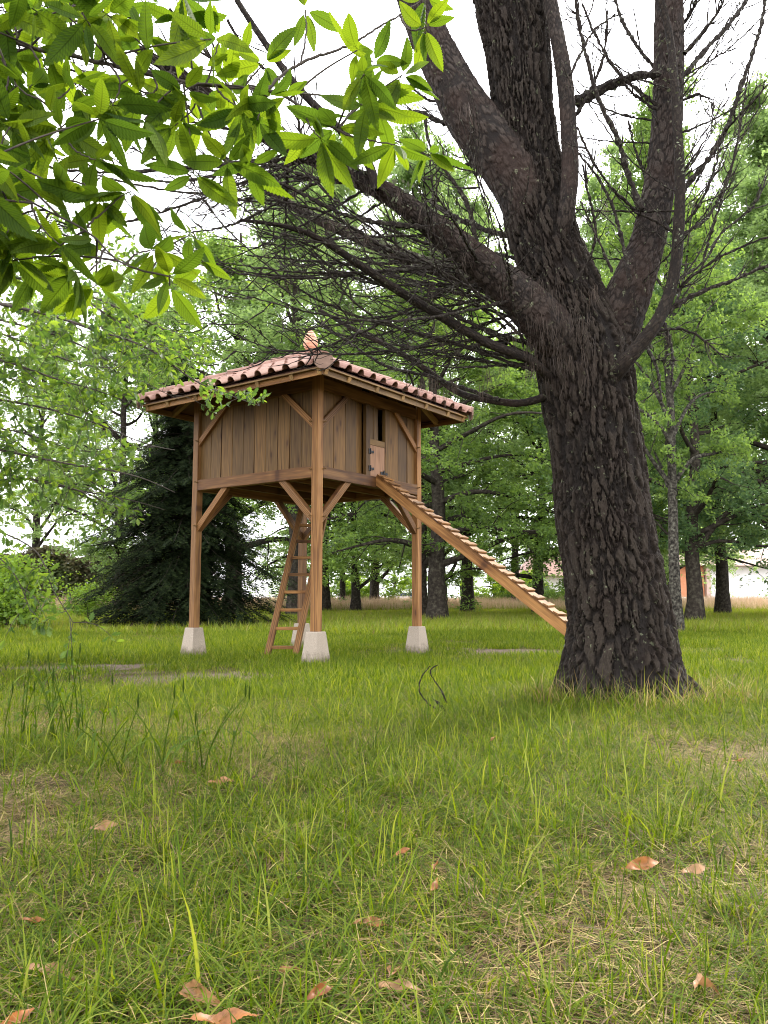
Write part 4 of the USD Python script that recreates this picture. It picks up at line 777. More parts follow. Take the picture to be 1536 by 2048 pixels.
# ------------------------------------------------------------------ trees behind
def kites(P, rg, ln, wd, up=1.0):
    """One bent four-cornered leaf at each point; returns vertices, faces and the leaves' numbers."""
    n = len(P); x = unit(rg.normal(0, 1, (n, 3)) * [1, 1, .6]); nm = unit(rg.normal(0, .6, (n, 3)) + [0, 0, up]); y = unit(np.cross(nm, x)); nm = np.cross(x, y)
    l = (ln * rg.uniform(.7, 1.3, n))[:, None]; w = (wd * rg.uniform(.7, 1.3, n))[:, None]
    v = np.stack([P - x * l * .5, P + y * w * .5 + nm * w * .15, P + x * l * .5 - nm * l * .12, P - y * w * .5 + nm * w * .15], 1).reshape(-1, 3)
    b = np.arange(n)[:, None] * 4; f = np.stack([b + [0, 1, 2], b + [0, 2, 3]], 1).reshape(-1, 3)
    return v, f
def make_tree(seed, H, R0, base, spread, nl, nleaf, ln=.13, lift=.35, droop=.25, extra=()):
    """A broad-leaved tree at the origin: (wood mesh, leaf mesh, leaf numbers). Crown of flattened clumps along branches."""
    rg = np.random.default_rng(seed); wood = MB(); tips, wts = [], []
    nz = 14; zz = np.linspace(-.3, H * .93, nz); wob = np.cumsum(rg.normal(0, .10, (nz, 2)), 0) * .6; wob -= wob[0]
    tr = np.c_[wob, zz]; rad = R0 * (1 - .88 * np.linspace(0, 1, nz) ** .9) + R0 * .5 * np.exp(-np.maximum(zz, 0) / .35)
    tc = curve(tr, 40); v, f = tube(tc, np.interp(np.linspace(0, 1, 40), np.linspace(0, 1, nz), rad), 10); wood.add(v, f)
    for i in range(nl):
        t = base + (1 - base) * ((i + rg.uniform(0, .9)) / nl) ** .9 * .95; p0 = tc[int(t * 39)]
        prof = (.55 + .45 * math.sin(math.pi * min(1, (t - base) / (1 - base) * 1.0 + .25))) * (1 - .55 * max(0, t - .6) / .4)
        lb = spread * prof * rg.uniform(.75, 1.15); az = i * 2.4 + rg.normal(0, .4); el = lift * rg.uniform(.4, 1.6) + .7 * max(0, t - .5)
        d = np.array([math.cos(az) * math.cos(el), math.sin(az) * math.cos(el), math.sin(el)]); r = R0 * (1 - .8 * t) * .5
        dr = droop * (1 - t) * lb
        c = curve([p0, p0 + d * lb * .35 + rg.normal(0, .12, 3), p0 + d * lb * .7 + rg.normal(0, .2, 3) - UP * dr * .25, p0 + d * lb - UP * dr], 14)
        v, f = tube(c, np.linspace(r, .018, 14), 6); wood.add(v, f)
        for k in range(9):
            j = int(rg.integers(3, 14)); q0 = c[j]; tg = unit(c[min(j + 1, 13)] - c[max(j - 1, 0)])
            dd = unit(tg * .55 + rg.normal(0, 1, 3) * [.8, .8, .45] + [0, 0, .08]); ls = lb * rg.uniform(.22, .48) * (1.15 - .5 * j / 13)
            s = curve([q0, q0 + dd * ls * .5 + rg.normal(0, .07, 3), q0 + dd * ls - UP * ls * rg.uniform(0, droop)], 8)
            v, f = tube(s, np.linspace(max(.012, r * .3 * (1 - j / 16)), .008, 8), 4); wood.add(v, f)
            for m in range(6):
                u = s[int(rg.integers(2, 8))]; d3 = unit(dd * .5 + rg.normal(0, 1, 3) * [1, 1, .5]); l3 = rg.uniform(.35, .9)
                tips.append((u, u + d3 * l3 - UP * l3 * .15)); wts.append(l3)
    for pts, r in extra:                                          # low limbs that the photograph shows singly
        c = curve(pts, 16); v, f = tube(c, np.linspace(r, .03, 16), 8); wood.add(v, f)
        for k in range(10):
            j = int(rg.integers(6, 16)); dd = unit(rg.normal(0, 1, 3) * [1, 1, .6] + [0, 0, .2]); ls = rg.uniform(.5, 1.3); u = curve([c[j], c[j] + dd * ls * .5, c[j] + dd * ls - UP * ls * .2], 6)
            v, f = tube(u, np.linspace(.02, .007, 6), 4); wood.add(v, f)
            for m in range(5): tips.append((u[int(rg.integers(2, 6))], u[-1] + rg.normal(0, .35, 3))); wts.append(.6)
    tips = np.array(tips); w = np.array(wts) ** 1.2; pick = rg.choice(len(tips), nleaf, p=w / w.sum()); a = rg.uniform(.15, 1.05, nleaf)[:, None]
    P = tips[pick, 0] * (1 - a) + tips[pick, 1] * a + rg.normal(0, .11, (nleaf, 3)) * [1, 1, .6]
    v, f = kites(P, rg, ln, ln * .62)
    rnd = np.clip(.5 + rg.normal(0, .22, nleaf) + .2 * (meshkit.noise(P * .7, seed) - .5), 0, 1)
    return wood.mesh(), (v, f), np.repeat(rnd, 4)
GT = [make_tree(101, 15.5, .34, .13, 5.2, 30, 40000, .14), make_tree(102, 17.5, .30, .10, 4.8, 32, 42000, .145, .45), make_tree(103, 14.5, .30, .16, 5.6, 28, 38000, .14, .3, .35), make_tree(104, 18.5, .26, .2, 4.4, 30, 38000, .15, .6),
      make_tree(105, 15.0, .29, .22, 5.0, 26, 38000, .14, .4, .3, [([(0, 0, 2.45), (.45, -.1, 2.9), (1.0, -.2, 3.6), (1.9, -.3, 4.3), (2.8, -.3, 5.2)], .13), ([(.1, 0, 2.55), (.9, -.2, 2.85), (2.0, -.4, 2.7), (3.0, -.5, 2.65)], .08), ([(-.05, 0, 2.5), (-.5, .1, 2.9), (-1.1, .2, 3.6)], .09), ([(0, 0, 3.6), (.5, 0, 4.6), (1.0, .1, 6.0)], .11)])]
protos = []
def plant(proto, name, label, x, y, s, rot, lm, wm='oak_bark', group=None, sz=1.0):
    """The first of its kind is defined; the others refer to it."""
    loc = (x, y, float(ground_z(np.array([x]), np.array([y]))[0]))
    cls = f'/World/Looks/kinds/oak_{proto}_{lm}_{wm}'
    if cls not in protos:
        protos.append(cls); UsdGeom.Scope.Define(stage, '/World/Looks/kinds'); stage.DefinePrim(cls, 'Xform').SetSpecifier(Sdf.SpecifierClass)
        wood, lf, rnd = GT[proto]
        obj_at = lambda nm, ms, mt, sm, at_: (lambda g: [UsdGeom.PrimvarsAPI(g).CreatePrimvar(k, Sdf.ValueTypeNames.FloatArray, 'vertex').Set(Vt.FloatArray.FromNumpy(np.asarray(a_, np.float32))) for k, a_ in at_.items()])(usdkit.mesh(stage, cls + '/' + nm, ms, M[mt], sm))
        obj_at('trunk', wood, wm, True, {}); obj_at('crown', lf, lm, False, {'rnd': rnd})
    path = numbered('/World/' + name); xf = UsdGeom.Xform.Define(stage, path)
    xf.AddTranslateOp().Set(Gf.Vec3d(*map(float, loc))); xf.AddRotateZOp().Set(float(rot)); xf.AddScaleOp().Set(Gf.Vec3f(s, s, s * sz))
    tag(xf, label, 'tree', group); p = xf.GetPrim()
    p.GetReferences().AddInternalReference(cls); p.SetInstanceable(True)
def gx_at(px, Y): return (px - 768) / F_PX * Y * 1.0
def tree(proto, px, Y, s, rot, label, lm='far_leaf', name='oak_tree', **kw): plant(proto, name, label, gx_at(px, Y), Y, s, rot, lm, **kw)
# trees whose trunks can be told apart
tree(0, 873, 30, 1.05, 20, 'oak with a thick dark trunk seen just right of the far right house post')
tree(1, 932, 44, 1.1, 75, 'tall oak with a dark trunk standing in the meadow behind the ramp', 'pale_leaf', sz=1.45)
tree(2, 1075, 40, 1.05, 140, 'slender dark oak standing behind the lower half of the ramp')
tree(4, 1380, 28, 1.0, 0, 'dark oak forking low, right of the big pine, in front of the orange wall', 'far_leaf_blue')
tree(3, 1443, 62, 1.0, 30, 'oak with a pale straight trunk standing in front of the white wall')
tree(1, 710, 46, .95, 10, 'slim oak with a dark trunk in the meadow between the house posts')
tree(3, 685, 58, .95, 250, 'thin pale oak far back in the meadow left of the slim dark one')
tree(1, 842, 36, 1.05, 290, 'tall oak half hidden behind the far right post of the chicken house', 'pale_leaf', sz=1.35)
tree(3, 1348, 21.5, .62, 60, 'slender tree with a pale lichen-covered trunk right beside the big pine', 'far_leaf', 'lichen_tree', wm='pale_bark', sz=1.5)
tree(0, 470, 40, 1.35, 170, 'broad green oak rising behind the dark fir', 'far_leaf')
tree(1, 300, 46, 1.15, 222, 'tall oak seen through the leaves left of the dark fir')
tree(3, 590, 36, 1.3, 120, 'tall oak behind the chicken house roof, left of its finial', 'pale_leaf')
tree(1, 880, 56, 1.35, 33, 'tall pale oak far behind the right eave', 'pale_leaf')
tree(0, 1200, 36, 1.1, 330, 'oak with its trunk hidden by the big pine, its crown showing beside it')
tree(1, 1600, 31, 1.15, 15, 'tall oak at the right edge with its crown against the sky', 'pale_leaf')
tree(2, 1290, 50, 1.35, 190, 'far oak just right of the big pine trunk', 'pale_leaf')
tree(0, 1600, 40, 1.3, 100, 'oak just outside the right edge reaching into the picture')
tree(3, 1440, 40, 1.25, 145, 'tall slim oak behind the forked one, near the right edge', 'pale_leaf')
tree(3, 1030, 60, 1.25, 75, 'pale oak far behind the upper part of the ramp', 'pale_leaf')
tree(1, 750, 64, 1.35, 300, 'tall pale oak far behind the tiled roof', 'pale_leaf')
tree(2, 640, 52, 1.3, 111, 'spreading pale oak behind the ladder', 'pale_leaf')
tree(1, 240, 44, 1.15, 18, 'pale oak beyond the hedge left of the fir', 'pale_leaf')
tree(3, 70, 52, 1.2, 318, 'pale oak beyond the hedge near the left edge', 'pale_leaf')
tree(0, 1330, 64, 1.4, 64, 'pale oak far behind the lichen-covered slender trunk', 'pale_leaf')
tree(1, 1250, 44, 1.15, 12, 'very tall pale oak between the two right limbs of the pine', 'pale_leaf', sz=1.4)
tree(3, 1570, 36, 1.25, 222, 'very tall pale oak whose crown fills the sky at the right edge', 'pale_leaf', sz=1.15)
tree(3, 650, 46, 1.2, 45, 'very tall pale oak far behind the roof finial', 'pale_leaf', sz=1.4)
# far woodland: one mass
wr = np.random.default_rng(55); pos, idx, yw, sc = [], [], [], []
for k in range(64):
    a = math.radians(-38 + 76 * (k + wr.uniform(-.4, .4)) / 63); r = wr.uniform(105, 140)
    if a < math.radians(-8) or k % 2: continue
    pos.append([math.sin(a) * r, math.cos(a) * r, -.1]); idx.append(int(wr.integers(0, 2))); yw.append(wr.uniform(0, 6.28)); sc.append(wr.uniform(.6, .9))
pi = instancer('/World/far_woodland', [[('trunk', GT[k][0], M['oak_bark'], {}), ('crown', GT[k][1], M['far_leaf'], {'rnd': GT[k][2]})] for k in (0, 2)], pos, idx, np.array(yw), np.array(sc))
tag(pi, 'far wood closing the view behind the meadow', 'wood', None, 'stuff')

# ------------------------------------------------------------------ the dark fir
def make_fir(seed, H, Rb):
    rg = np.random.default_rng(seed); wood = MB(); need = MB()
    v, f = tube(np.c_[np.zeros(12), np.zeros(12), np.linspace(-.2, H, 12)], np.linspace(.24, .02, 12), 10); wood.add(v, f)
    z = .15
    VV, FF, RR, n0 = [], [], [], 0
    while z < H * .97:
        t = z / H; L0 = Rb * (1 - t) ** .72 * (.85 + .3 * math.sin(z * 2.3) ** 2) + .15; nb = 13
        for k in range(nb):
            az = rg.uniform(0, 6.283); lb = L0 * rg.uniform(.6, 1.15); o = np.array([math.cos(az), math.sin(az), 0]); sd = np.array([-math.sin(az), math.cos(az), 0])
            p0 = np.array([0, 0, z + rg.uniform(-.1, .1)]); c = curve([p0, p0 + o * lb * .4 + UP * lb * .02, p0 + o * lb * .75 - UP * lb * .16, p0 + o * lb - UP * lb * (.20 + .1 * (1 - t))], 12)
            v, f = tube(c, np.linspace(.022, .005, 12), 4); wood.add(v, f)
            for j in range(2, 12):
                for s in (-1, 1):
                    for _ in range(2):
                        ls = lb * .30 * (1.1 - j / 13) * rg.uniform(.6, 1.2) + .14; d = unit(sd * s * rg.uniform(.4, 1) + o * .7 + UP * rg.uniform(-.5, .05)); q = c[j] + rg.normal(0, .03, 3)
                        tt = np.linspace(0, 1, 9); pp = q + d * ls * tt[:, None] - UP * (ls * .28 * tt ** 2)[:, None]
                        wv = unit(np.cross(d, UP)); b0 = pp[:-1]; b1_ = b0 + (pp[1:] - b0) * .56
                        for sg in (1, -1):                        # needles as narrow spikes on both sides of the shoot
                            tip = b0 + wv * (sg * .075 * rg.uniform(.7, 1.2, (8, 1))) + d * .06 - UP * rg.uniform(0, .05, (8, 1))
                            VV.append(np.stack([b0, b1_, tip], 1)); RR.append(rg.random(8))
        z += .26 * (1 - .4 * t)
    V = np.vstack(VV).reshape(-1, 3); RR = np.concatenate(RR); F = np.arange(len(V)).reshape(-1, 3)
    return wood.mesh(), (V, F), np.repeat(RR, 3)
fw, fl, fr_ = make_fir(8, 8.4, 3.45)
print('fir tris', len(fl[1]))
FX = np.array([gx_at(372, 25.5), 25.5, -.02])
fir = Thing('fir_tree', 'dark green fir with boughs down to the grass behind the chicken house', 'tree', FX)
obj('trunk', (fw[0] + FX, fw[1]), M['oak_bark'], fir, True); obj('crown', (fl[0] + FX, fl[1]), M['fir_needle'], fir, False, {'rnd': fr_})
# ------------------------------------------------------------------ bushes and hedge
def bush(name, label, x, y, rx, ry, h_, n, ln, m, seed, cat='bush', stems=7):
    rg = np.random.default_rng(seed); th = Thing(name, label, cat, (x, y, 0)); mb = MB(); cl = []
    for _ in range(stems * 3):
        a = rg.uniform(0, 6.28); r = math.sqrt(rg.random()); e = np.array([x + math.cos(a) * rx * r * .85, y + math.sin(a) * ry * r * .85, h_ * rg.uniform(.45, .95) * (1 - .35 * r * r)])
        b = np.array([x + math.cos(a) * rx * r * .45, y + math.sin(a) * ry * r * .45, -.05]); c = curve([b, (b + e) / 2 + rg.normal(0, .12, 3), e], 8)
        v, f = tube(c, np.linspace(.02, .006, 8), 5); mb.add(v, f)
        for _ in range(9): cl.append(c[int(rg.integers(2, 8))] + rg.normal(0, .28, 3) * [1, 1, .8])
    cl = np.array(cl); cl[:, 2] = np.maximum(cl[:, 2], .15)
    P = cl[rg.integers(0, len(cl), n)] + rg.normal(0, .17, (n, 3)) * [1, 1, .7]; P[:, 2] = np.abs(P[:, 2]) + .03
    v, f = kites(P, rg, ln, ln * .75)
    obj('stems', mb.mesh(), M['branch_bark'], th, True); obj('foliage', (v, f), M[m], th, False, {'rnd': np.repeat(np.clip(.5 + rg.normal(0, .25, n), 0, 1), 4)})
bush('bush', 'bright yellow-green leafy bush at the left edge of the meadow', gx_at(25, 23.5), 23.5, 1.35, 1.2, 2.5, 5200, .12, 'bush_leaf', 61)
bush('bush', 'low pale green shrub beside the fir on the left', gx_at(190, 33), 33, 1.1, 1.0, 1.9, 2600, .11, 'bush_leaf', 62)
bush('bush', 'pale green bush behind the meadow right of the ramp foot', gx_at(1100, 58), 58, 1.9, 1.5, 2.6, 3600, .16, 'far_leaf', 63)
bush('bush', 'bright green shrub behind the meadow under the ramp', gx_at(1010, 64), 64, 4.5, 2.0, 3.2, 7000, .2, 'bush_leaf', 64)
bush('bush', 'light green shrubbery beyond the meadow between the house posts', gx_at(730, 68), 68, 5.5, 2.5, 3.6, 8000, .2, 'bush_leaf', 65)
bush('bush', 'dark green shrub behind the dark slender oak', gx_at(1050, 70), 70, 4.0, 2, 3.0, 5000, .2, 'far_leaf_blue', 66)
rg = np.random.default_rng(71); n = 42000; hx0, hx1 = gx_at(-160, 50), gx_at(420, 50)
hd = Thing('hedge', 'tall brownish hedge closing the meadow on the left', 'hedge', ((hx0 + hx1) / 2, 50, 0))
P = np.c_[rg.uniform(hx0, hx1, n), 50 + rg.normal(0, .55, n), 0 * np.arange(n)]; top = 2.9 + 1.5 * meshkit.fbm(np.c_[P[:, 0] * .9, P[:, 1] * 0, P[:, 0] * 0], 3, 5)
P[:, 2] = top * rg.random(n) ** .8; v, f = kites(P, rg, .24, .16)
obj('foliage', (v, f), M['hedge_leaf'], hd, False, {'rnd': np.repeat(np.clip(meshkit.noise(P * .5, 6) + rg.normal(0, .12, n), 0, 1), 4)})
mb = MB()
for x in np.arange(hx0 + .4, hx1, .8): v, f = tube(np.array([[x, 50, -.1], [x + rg.normal(0, .1), 50 + rg.normal(0, .1), 1.8], [x + rg.normal(0, .2), 50, 3.4]]), [.05, .035, .015], 5); mb.add(v, f)
obj('stems', mb.mesh(), M['branch_bark'], hd, True)

# ------------------------------------------------------------------ houses and the parked car far behind
def bx(x0, x1, y0, y1, z0, z1):
    v = np.array([[x, y, z] for z in (z0, z1) for x, y in ((x0, y0), (x1, y0), (x1, y1), (x0, y1))], float); return v, BOXF
HX = lambda px: gx_at(px, 82.0)
ho = Thing('house', 'low building with an orange wall and a long white wall at the right edge', 'house', (HX(1450), 86, 0))
obj('orange_wall', bx(HX(1340), HX(1406), 82, 90, .95, 4.1), M['orange_wall'], ho); obj('plinth', bx(HX(1339), HX(1407.5), 81.94, 90, -.2, .95), M['white_wall'], ho)
obj('corner_pillar', bx(HX(1408), HX(1416), 81.6, 82.4, -.2, 4.1), M['pink_stone'], ho)
obj('white_wall', bx(HX(1417), HX(1680), 82.2, 90, -.2, 4.1), M['white_wall'], ho)
0 and obj('door', bx(HX(1500), HX(1518), 82.12, 82.19, -.1, 2.0), M['pink_stone'], ho)
v = np.array([[HX(1332), 81.2, 4.1], [HX(1690), 81.2, 4.1], [HX(1690), 90.8, 4.1], [HX(1332), 90.8, 4.1], [HX(1345), 86, 6.0], [HX(1676), 86, 6.0]])
obj('roof', (v, np.array([[0, 1, 5], [0, 5, 4], [1, 2, 5], [2, 3, 4], [2, 4, 5], [3, 0, 4], [0, 3, 2], [0, 2, 1]])), M['tile'], ho)
h2 = Thing('house', 'cream house with a terracotta roof glimpsed left of the big pine trunk', 'house', (gx_at(1130, 78), 81, 0))
a0, a1 = gx_at(1042, 78), gx_at(1240, 78)
obj('wall', bx(a0 + .5, a1 - .5, 78, 85, -.2, 3.1), M['white_wall'], h2)
v = np.array([[a0, 77.4, 2.95], [a1, 77.4, 2.95], [a1, 85.6, 2.95], [a0, 85.6, 2.95], [a0 + 2.2, 81.5, 5.7], [a1 - 2.2, 81.5, 5.7]])
obj('roof', (v, np.array([[0, 1, 5], [0, 5, 4], [1, 2, 5], [2, 3, 4], [2, 4, 5], [3, 0, 4], [0, 3, 2], [0, 2, 1]])), M['tile'], h2)
for wx in (a0 + 1.6, a0 + 4.2): obj('window', bx(wx, wx + 1.0, 77.95, 78.02, .95, 2.2), M['car_glass'], h2)
CX, CY = gx_at(818, 84), 84.0
car = Thing('parked_car', 'pale grey car parked beyond the tall dry grass', 'car', (CX, CY, 0))
from shapely.geometry import Polygon
side = Polygon([(-2.05, .32), (-2.1, .75), (-1.95, .98), (-1.55, 1.02), (-.95, 1.44), (.45, 1.46), (1.15, 1.0), (1.95, .86), (2.1, .6), (2.08, .32)]).buffer(.06).simplify(.01)
body = trimesh.creation.extrude_polygon(side, 1.7, engine='earcut'); bv = np.array(body.vertices)
obj('body', (np.c_[bv[:, 0] + CX, CY + bv[:, 2] - .85, bv[:, 1]], np.array(body.faces)[:, ::-1]), M['car_paint'], car, 30)
for q, x0 in (([(-1.4, 1.03), (-.9, 1.37), (-.25, 1.38), (-.25, 1.02)], 0), ([(-.15, 1.02), (-.15, 1.38), (.40, 1.38), (.95, 1.02)], 0)):
    b = trimesh.creation.extrude_polygon(Polygon(q), .02, engine='earcut'); bv = np.array(b.vertices)
    obj('side_window', (np.c_[bv[:, 0] + CX, CY - .862 + bv[:, 2] * -1 + .0, bv[:, 1]], np.array(b.faces)), M['car_glass'], car)
for wx in (-1.3, 1.3):
    c = trimesh.creation.cylinder(.32, .2, 20); c.apply_transform(trimesh.transformations.rotation_matrix(math.pi / 2, [1, 0, 0])); c.apply_translation((CX + wx, CY - .80, .31)); obj('wheel', c, M['tyre'], car, 30)
obj('tail_lamp', bx(CX - 2.17, CX - 2.0, CY - .87, CY - .6, .72, .95), M['red_lamp'], car)

# ------------------------------------------------------------------ grass
def blades(rg, n, size, hlo, hhi, w, lean=.5, curl=.6, seg=3, flat=0.0, tufts=0, zb=0.0):
    """n grass blades over a square of the given size, as tapering bent strips."""
    b = np.c_[rg.uniform(-.5, .5, (n, 2)) * size, np.zeros(n) - .01]; b[:, 2] += zb * rg.random(n) ** 1.5; h = rg.uniform(hlo, hhi, n) * rg.uniform(.6, 1.1, n); az = rg.uniform(0, 6.283, n)
    if tufts:
        tc_ = rg.uniform(-.5, .5, (tufts, 2)) * size; th_ = rg.uniform(.6, 1.35, tufts); ti = rg.integers(0, tufts, n); off = rg.normal(0, .028, (n, 2)); b[:, :2] = tc_[ti] + off
        az = np.arctan2(off[:, 1], off[:, 0]) + rg.normal(0, .6, n); h = h * th_[ti]
    d = np.c_[np.cos(az), np.sin(az), np.zeros(n)]
    az2 = az + np.pi / 2 + rg.normal(0, .5, n); s = np.c_[np.cos(az2), np.sin(az2), np.zeros(n)] * (w * rg.uniform(.6, 1.3, n))[:, None] * .5
    le = np.abs(rg.normal(0, lean, n)) + flat; cu = rg.uniform(0, curl, n); V = []
    for k in range(seg + 1):
        t = k / seg; ang = le + cu * t * 1.6; hor = np.sin(np.minimum(ang, 1.75)) * h * t; ver = np.maximum(np.cos(np.minimum(ang, 1.9)), -.25) * h * t
        c = b + d * hor[:, None] + UP * np.maximum(ver, .002)[:, None]; wd = (1 - t ** 2.2) * (.75 + .25 * min(1, t * 3)) + .03
        V += [c - s * wd, c + s * wd]
    V = np.stack(V, 1); m = 2 * (seg + 1); f = []
    for k in range(seg): f += [[2 * k, 2 * k + 1, 2 * k + 3], [2 * k, 2 * k + 3, 2 * k + 2]]
    F = (np.arange(n)[:, None, None] * m + np.array(f)[None]).reshape(-1, 3)
    return V.reshape(-1, 3), F, np.repeat(rg.random(n), m)
def clump(rg, size, spec):
    """spec: list of (material, count, kwargs)."""
    out = []
    for m in dict.fromkeys(s[0] for s in spec):
        mb = MB()
        for mm, n, kw in spec:
            if mm == m: v, f, r = blades(rg, n, size, **kw); mb.add(v, f, r)
        out.append((m, mb.mesh(), M[m], {'rnd': mb.attr()}))
    return out
gr = np.random.default_rng(303)
near = []
for k in range(4):                                                # lush
    near.append(clump(gr, .66, [('grass_green', 820, dict(hlo=.07, hhi=.18, w=.0042, lean=.55, curl=.8, tufts=40)), ('grass_green', 330, dict(hlo=.08, hhi=.22, w=.004, lean=.3, curl=.5, flat=.8, zb=.05)), ('grass_green', 300, dict(hlo=.08, hhi=.2, w=.0038, lean=.2, curl=.4, flat=1.15, zb=.07)), ('straw', 300, dict(hlo=.06, hhi=.17, w=.003, lean=.1, curl=.25, flat=1.3, seg=2, zb=.06)), ('grass_green', 100, dict(hlo=.13, hhi=.26, w=.0060, lean=.6, curl=.8, seg=4, tufts=20)), ('straw', 330, dict(hlo=.08, hhi=.22, w=.0026, lean=.5, curl=.5, flat=.75))]))
for k in range(4):                                                # mixed with straw
    near.append(clump(gr, .66, [('grass_green', 620, dict(hlo=.06, hhi=.17, w=.004, lean=.6, curl=.7, tufts=36)), ('grass_green', 230, dict(hlo=.07, hhi=.20, w=.004, lean=.3, curl=.5, flat=.85, zb=.04)), ('grass_green', 54, dict(hlo=.11, hhi=.24, w=.0060, lean=.7, curl=.8, seg=4, tufts=13)), ('straw', 950, dict(hlo=.06, hhi=.17, w=.0032, lean=.12, curl=.25, flat=1.30, seg=2, zb=.05)), ('straw', 620, dict(hlo=.07, hhi=.22, w=.0028, lean=.4, curl=.5, flat=.9))]))
for k in range(3):                                                # thin, the thatch shows
    near.append(clump(gr, .66, [('grass_green', 420, dict(hlo=.05, hhi=.15, w=.004, lean=.7, curl=.7, tufts=26)), ('grass_green', 180, dict(hlo=.06, hhi=.16, w=.004, lean=.3, curl=.4, flat=.95)), ('grass_green', 40, dict(hlo=.12, hhi=.26, w=.007, lean=.8, curl=.8, seg=4)), ('straw', 1500, dict(hlo=.06, hhi=.17, w=.0032, lean=.12, curl=.25, flat=1.32, seg=2, zb=.035)), ('straw', 620, dict(hlo=.06, hhi=.19, w=.0028, lean=.25, curl=.3, flat=1.15))]))
mid = [clump(gr, 1.1, [('grass_green', 1700, dict(hlo=.06, hhi=.17, w=.0072, lean=.5, curl=.6, seg=2, tufts=120)), ('straw', 300, dict(hlo=.06, hhi=.16, w=.004, lean=.4, curl=.4, seg=2, flat=.7))]) for _ in range(4)] + \
      [clump(gr, 1.1, [('grass_green', 900, dict(hlo=.04, hhi=.11, w=.006, lean=.6, curl=.6, seg=2)), ('straw', 380, dict(hlo=.05, hhi=.13, w=.004, lean=.4, curl=.4, seg=2, flat=.8))]) for _ in range(2)] + [clump(gr, 1.1, [('grass_green', 110, dict(hlo=.04, hhi=.10, w=.006, lean=.6, curl=.6, seg=2, tufts=10)), ('straw', 420, dict(hlo=.04, hhi=.12, w=.005, lean=.1, curl=.2, seg=2, flat=1.38))])]
far = [clump(gr, 2.6, [('grass_far', 1300, dict(hlo=.12, hhi=.34, w=.020, lean=.4, curl=.5, seg=2)), ('straw', 120, dict(hlo=.2, hhi=.4, w=.008, lean=.3, curl=.4, seg=2))]) for _ in range(4)]
tall = [clump(gr, 2.8, [('grass_far', 700, dict(hlo=.3, hhi=.7, w=.020, lean=.25, curl=.4, seg=2)), ('seed_head', 480, dict(hlo=.55, hhi=1.12, w=.018, lean=.16, curl=.35, seg=3))]) for _ in range(3)]
def scatter(path, protos, y0, y1, step, margin, pick, label, smin=.9, smax=1.25, keep=None):
    pts = []
    for y in np.arange(y0, y1, step):
        hw = y * .50 + margin
        for x in np.arange(-hw, hw, step): pts.append((x + gr.uniform(-.24, .24) * step, y + gr.uniform(-.24, .24) * step))
    pts = np.array(pts); x, y = pts.T
    k = keep(x, y) if keep else np.ones(len(x), bool)
    k &= (np.hypot(x - TREE[0], y - TREE[1]) > .50)
    x, y = x[k], y[k]
    pi = instancer(path, protos, np.c_[x, y, ground_z(x, y)], pick(x, y), gr.uniform(0, 6.283, len(x)), gr.uniform(smin, smax, len(x)))
    tag(pi, label, 'grass', None, 'stuff'); print(path, len(x)); return x, y
def lush(x, y): return meshkit.fbm(np.stack([x * .55, y * .55, x * 0], -1), 3, 12) + .10 * np.exp(-((x - 2.0) ** 2 + (y - 6.3) ** 2) / 1.5)
def pk_near(x, y):
    q = meshkit.fbm(np.stack([x * 1.1, y * .8, x * 0], -1), 3, 12) + .14 * smooth01(y, 3.0, 6.0) - .05 + .06 * np.exp(-((x - 2.0) ** 2 + (y - 6.3) ** 2) / 1.5) + gr.normal(0, .05, len(x))
    return np.where(q > .505, gr.integers(0, 4, len(x)), np.where(q > .39, gr.integers(4, 8, len(x)), gr.integers(8, 11, len(x))))
scatter('/World/meadow_grass', near, .9, 8.2, .47, .9, pk_near, 'uneven long grass mixed with dry straw in the foreground', keep=lambda x, y: gr.random(len(x)) > dirt_at(x, y) * .8)
pk_mid = lambda x, y: np.where(dirt_at(x, y) > .25, 6, np.where(lush(x, y) + gr.normal(0, .06, len(x)) > .42, gr.integers(0, 4, len(x)), gr.integers(4, 6, len(x))))
scatter('/World/lawn_grass', mid, 7.9, 23, .76, 1.2, pk_mid, 'short green grass round the posts of the chicken house', keep=lambda x, y: gr.random(len(x)) > dirt_at(x, y) * .93)
scatter('/World/field_grass', far, 22.5, 58, 1.7, 3, lambda x, y: gr.integers(0, 4, len(x)), 'longer light green meadow grass behind the chicken house')
scatter('/World/dry_tall_grass', tall, 44, 86, 2.1, 4, lambda x, y: gr.integers(0, 3, len(x)), 'tall dry meadow grass with pinkish seed heads at the far edge', keep=lambda x, y: (y > 50 + 3 * np.sin(x * .35)) | (x < gx_at(330, 44)) & (y > 44))
# tufts against the foot of the pine
for nm, (tx, ty), hh, lab in (('grass_tuft', (TREE[0] - .55, TREE[1] - .35), .40, 'bushy tuft of grass against the left side of the pine foot'), ('grass_tuft', (TREE[0] + .1, TREE[1] - .78), .38, 'bushy tuft of grass in front of the pine foot'), ('grass_tuft', (TREE[0] + .62, TREE[1] - .4), .42, 'reddish dry tuft of grass against the right side of the pine foot')):
    th = Thing(nm, lab, 'grass tuft', (tx, ty, float(ground_z(np.array([tx]), np.array([ty]))[0])))
    for m, n in (('grass_green', 330), ('straw', 300)):
        v, f, r = blades(gr, n, .75, .12, hh, .005, .4, .6, 4); obj('green_blades' if m == 'grass_green' else 'dry_blades', (v + th.o, f), M[m], th, False, {'rnd': r})
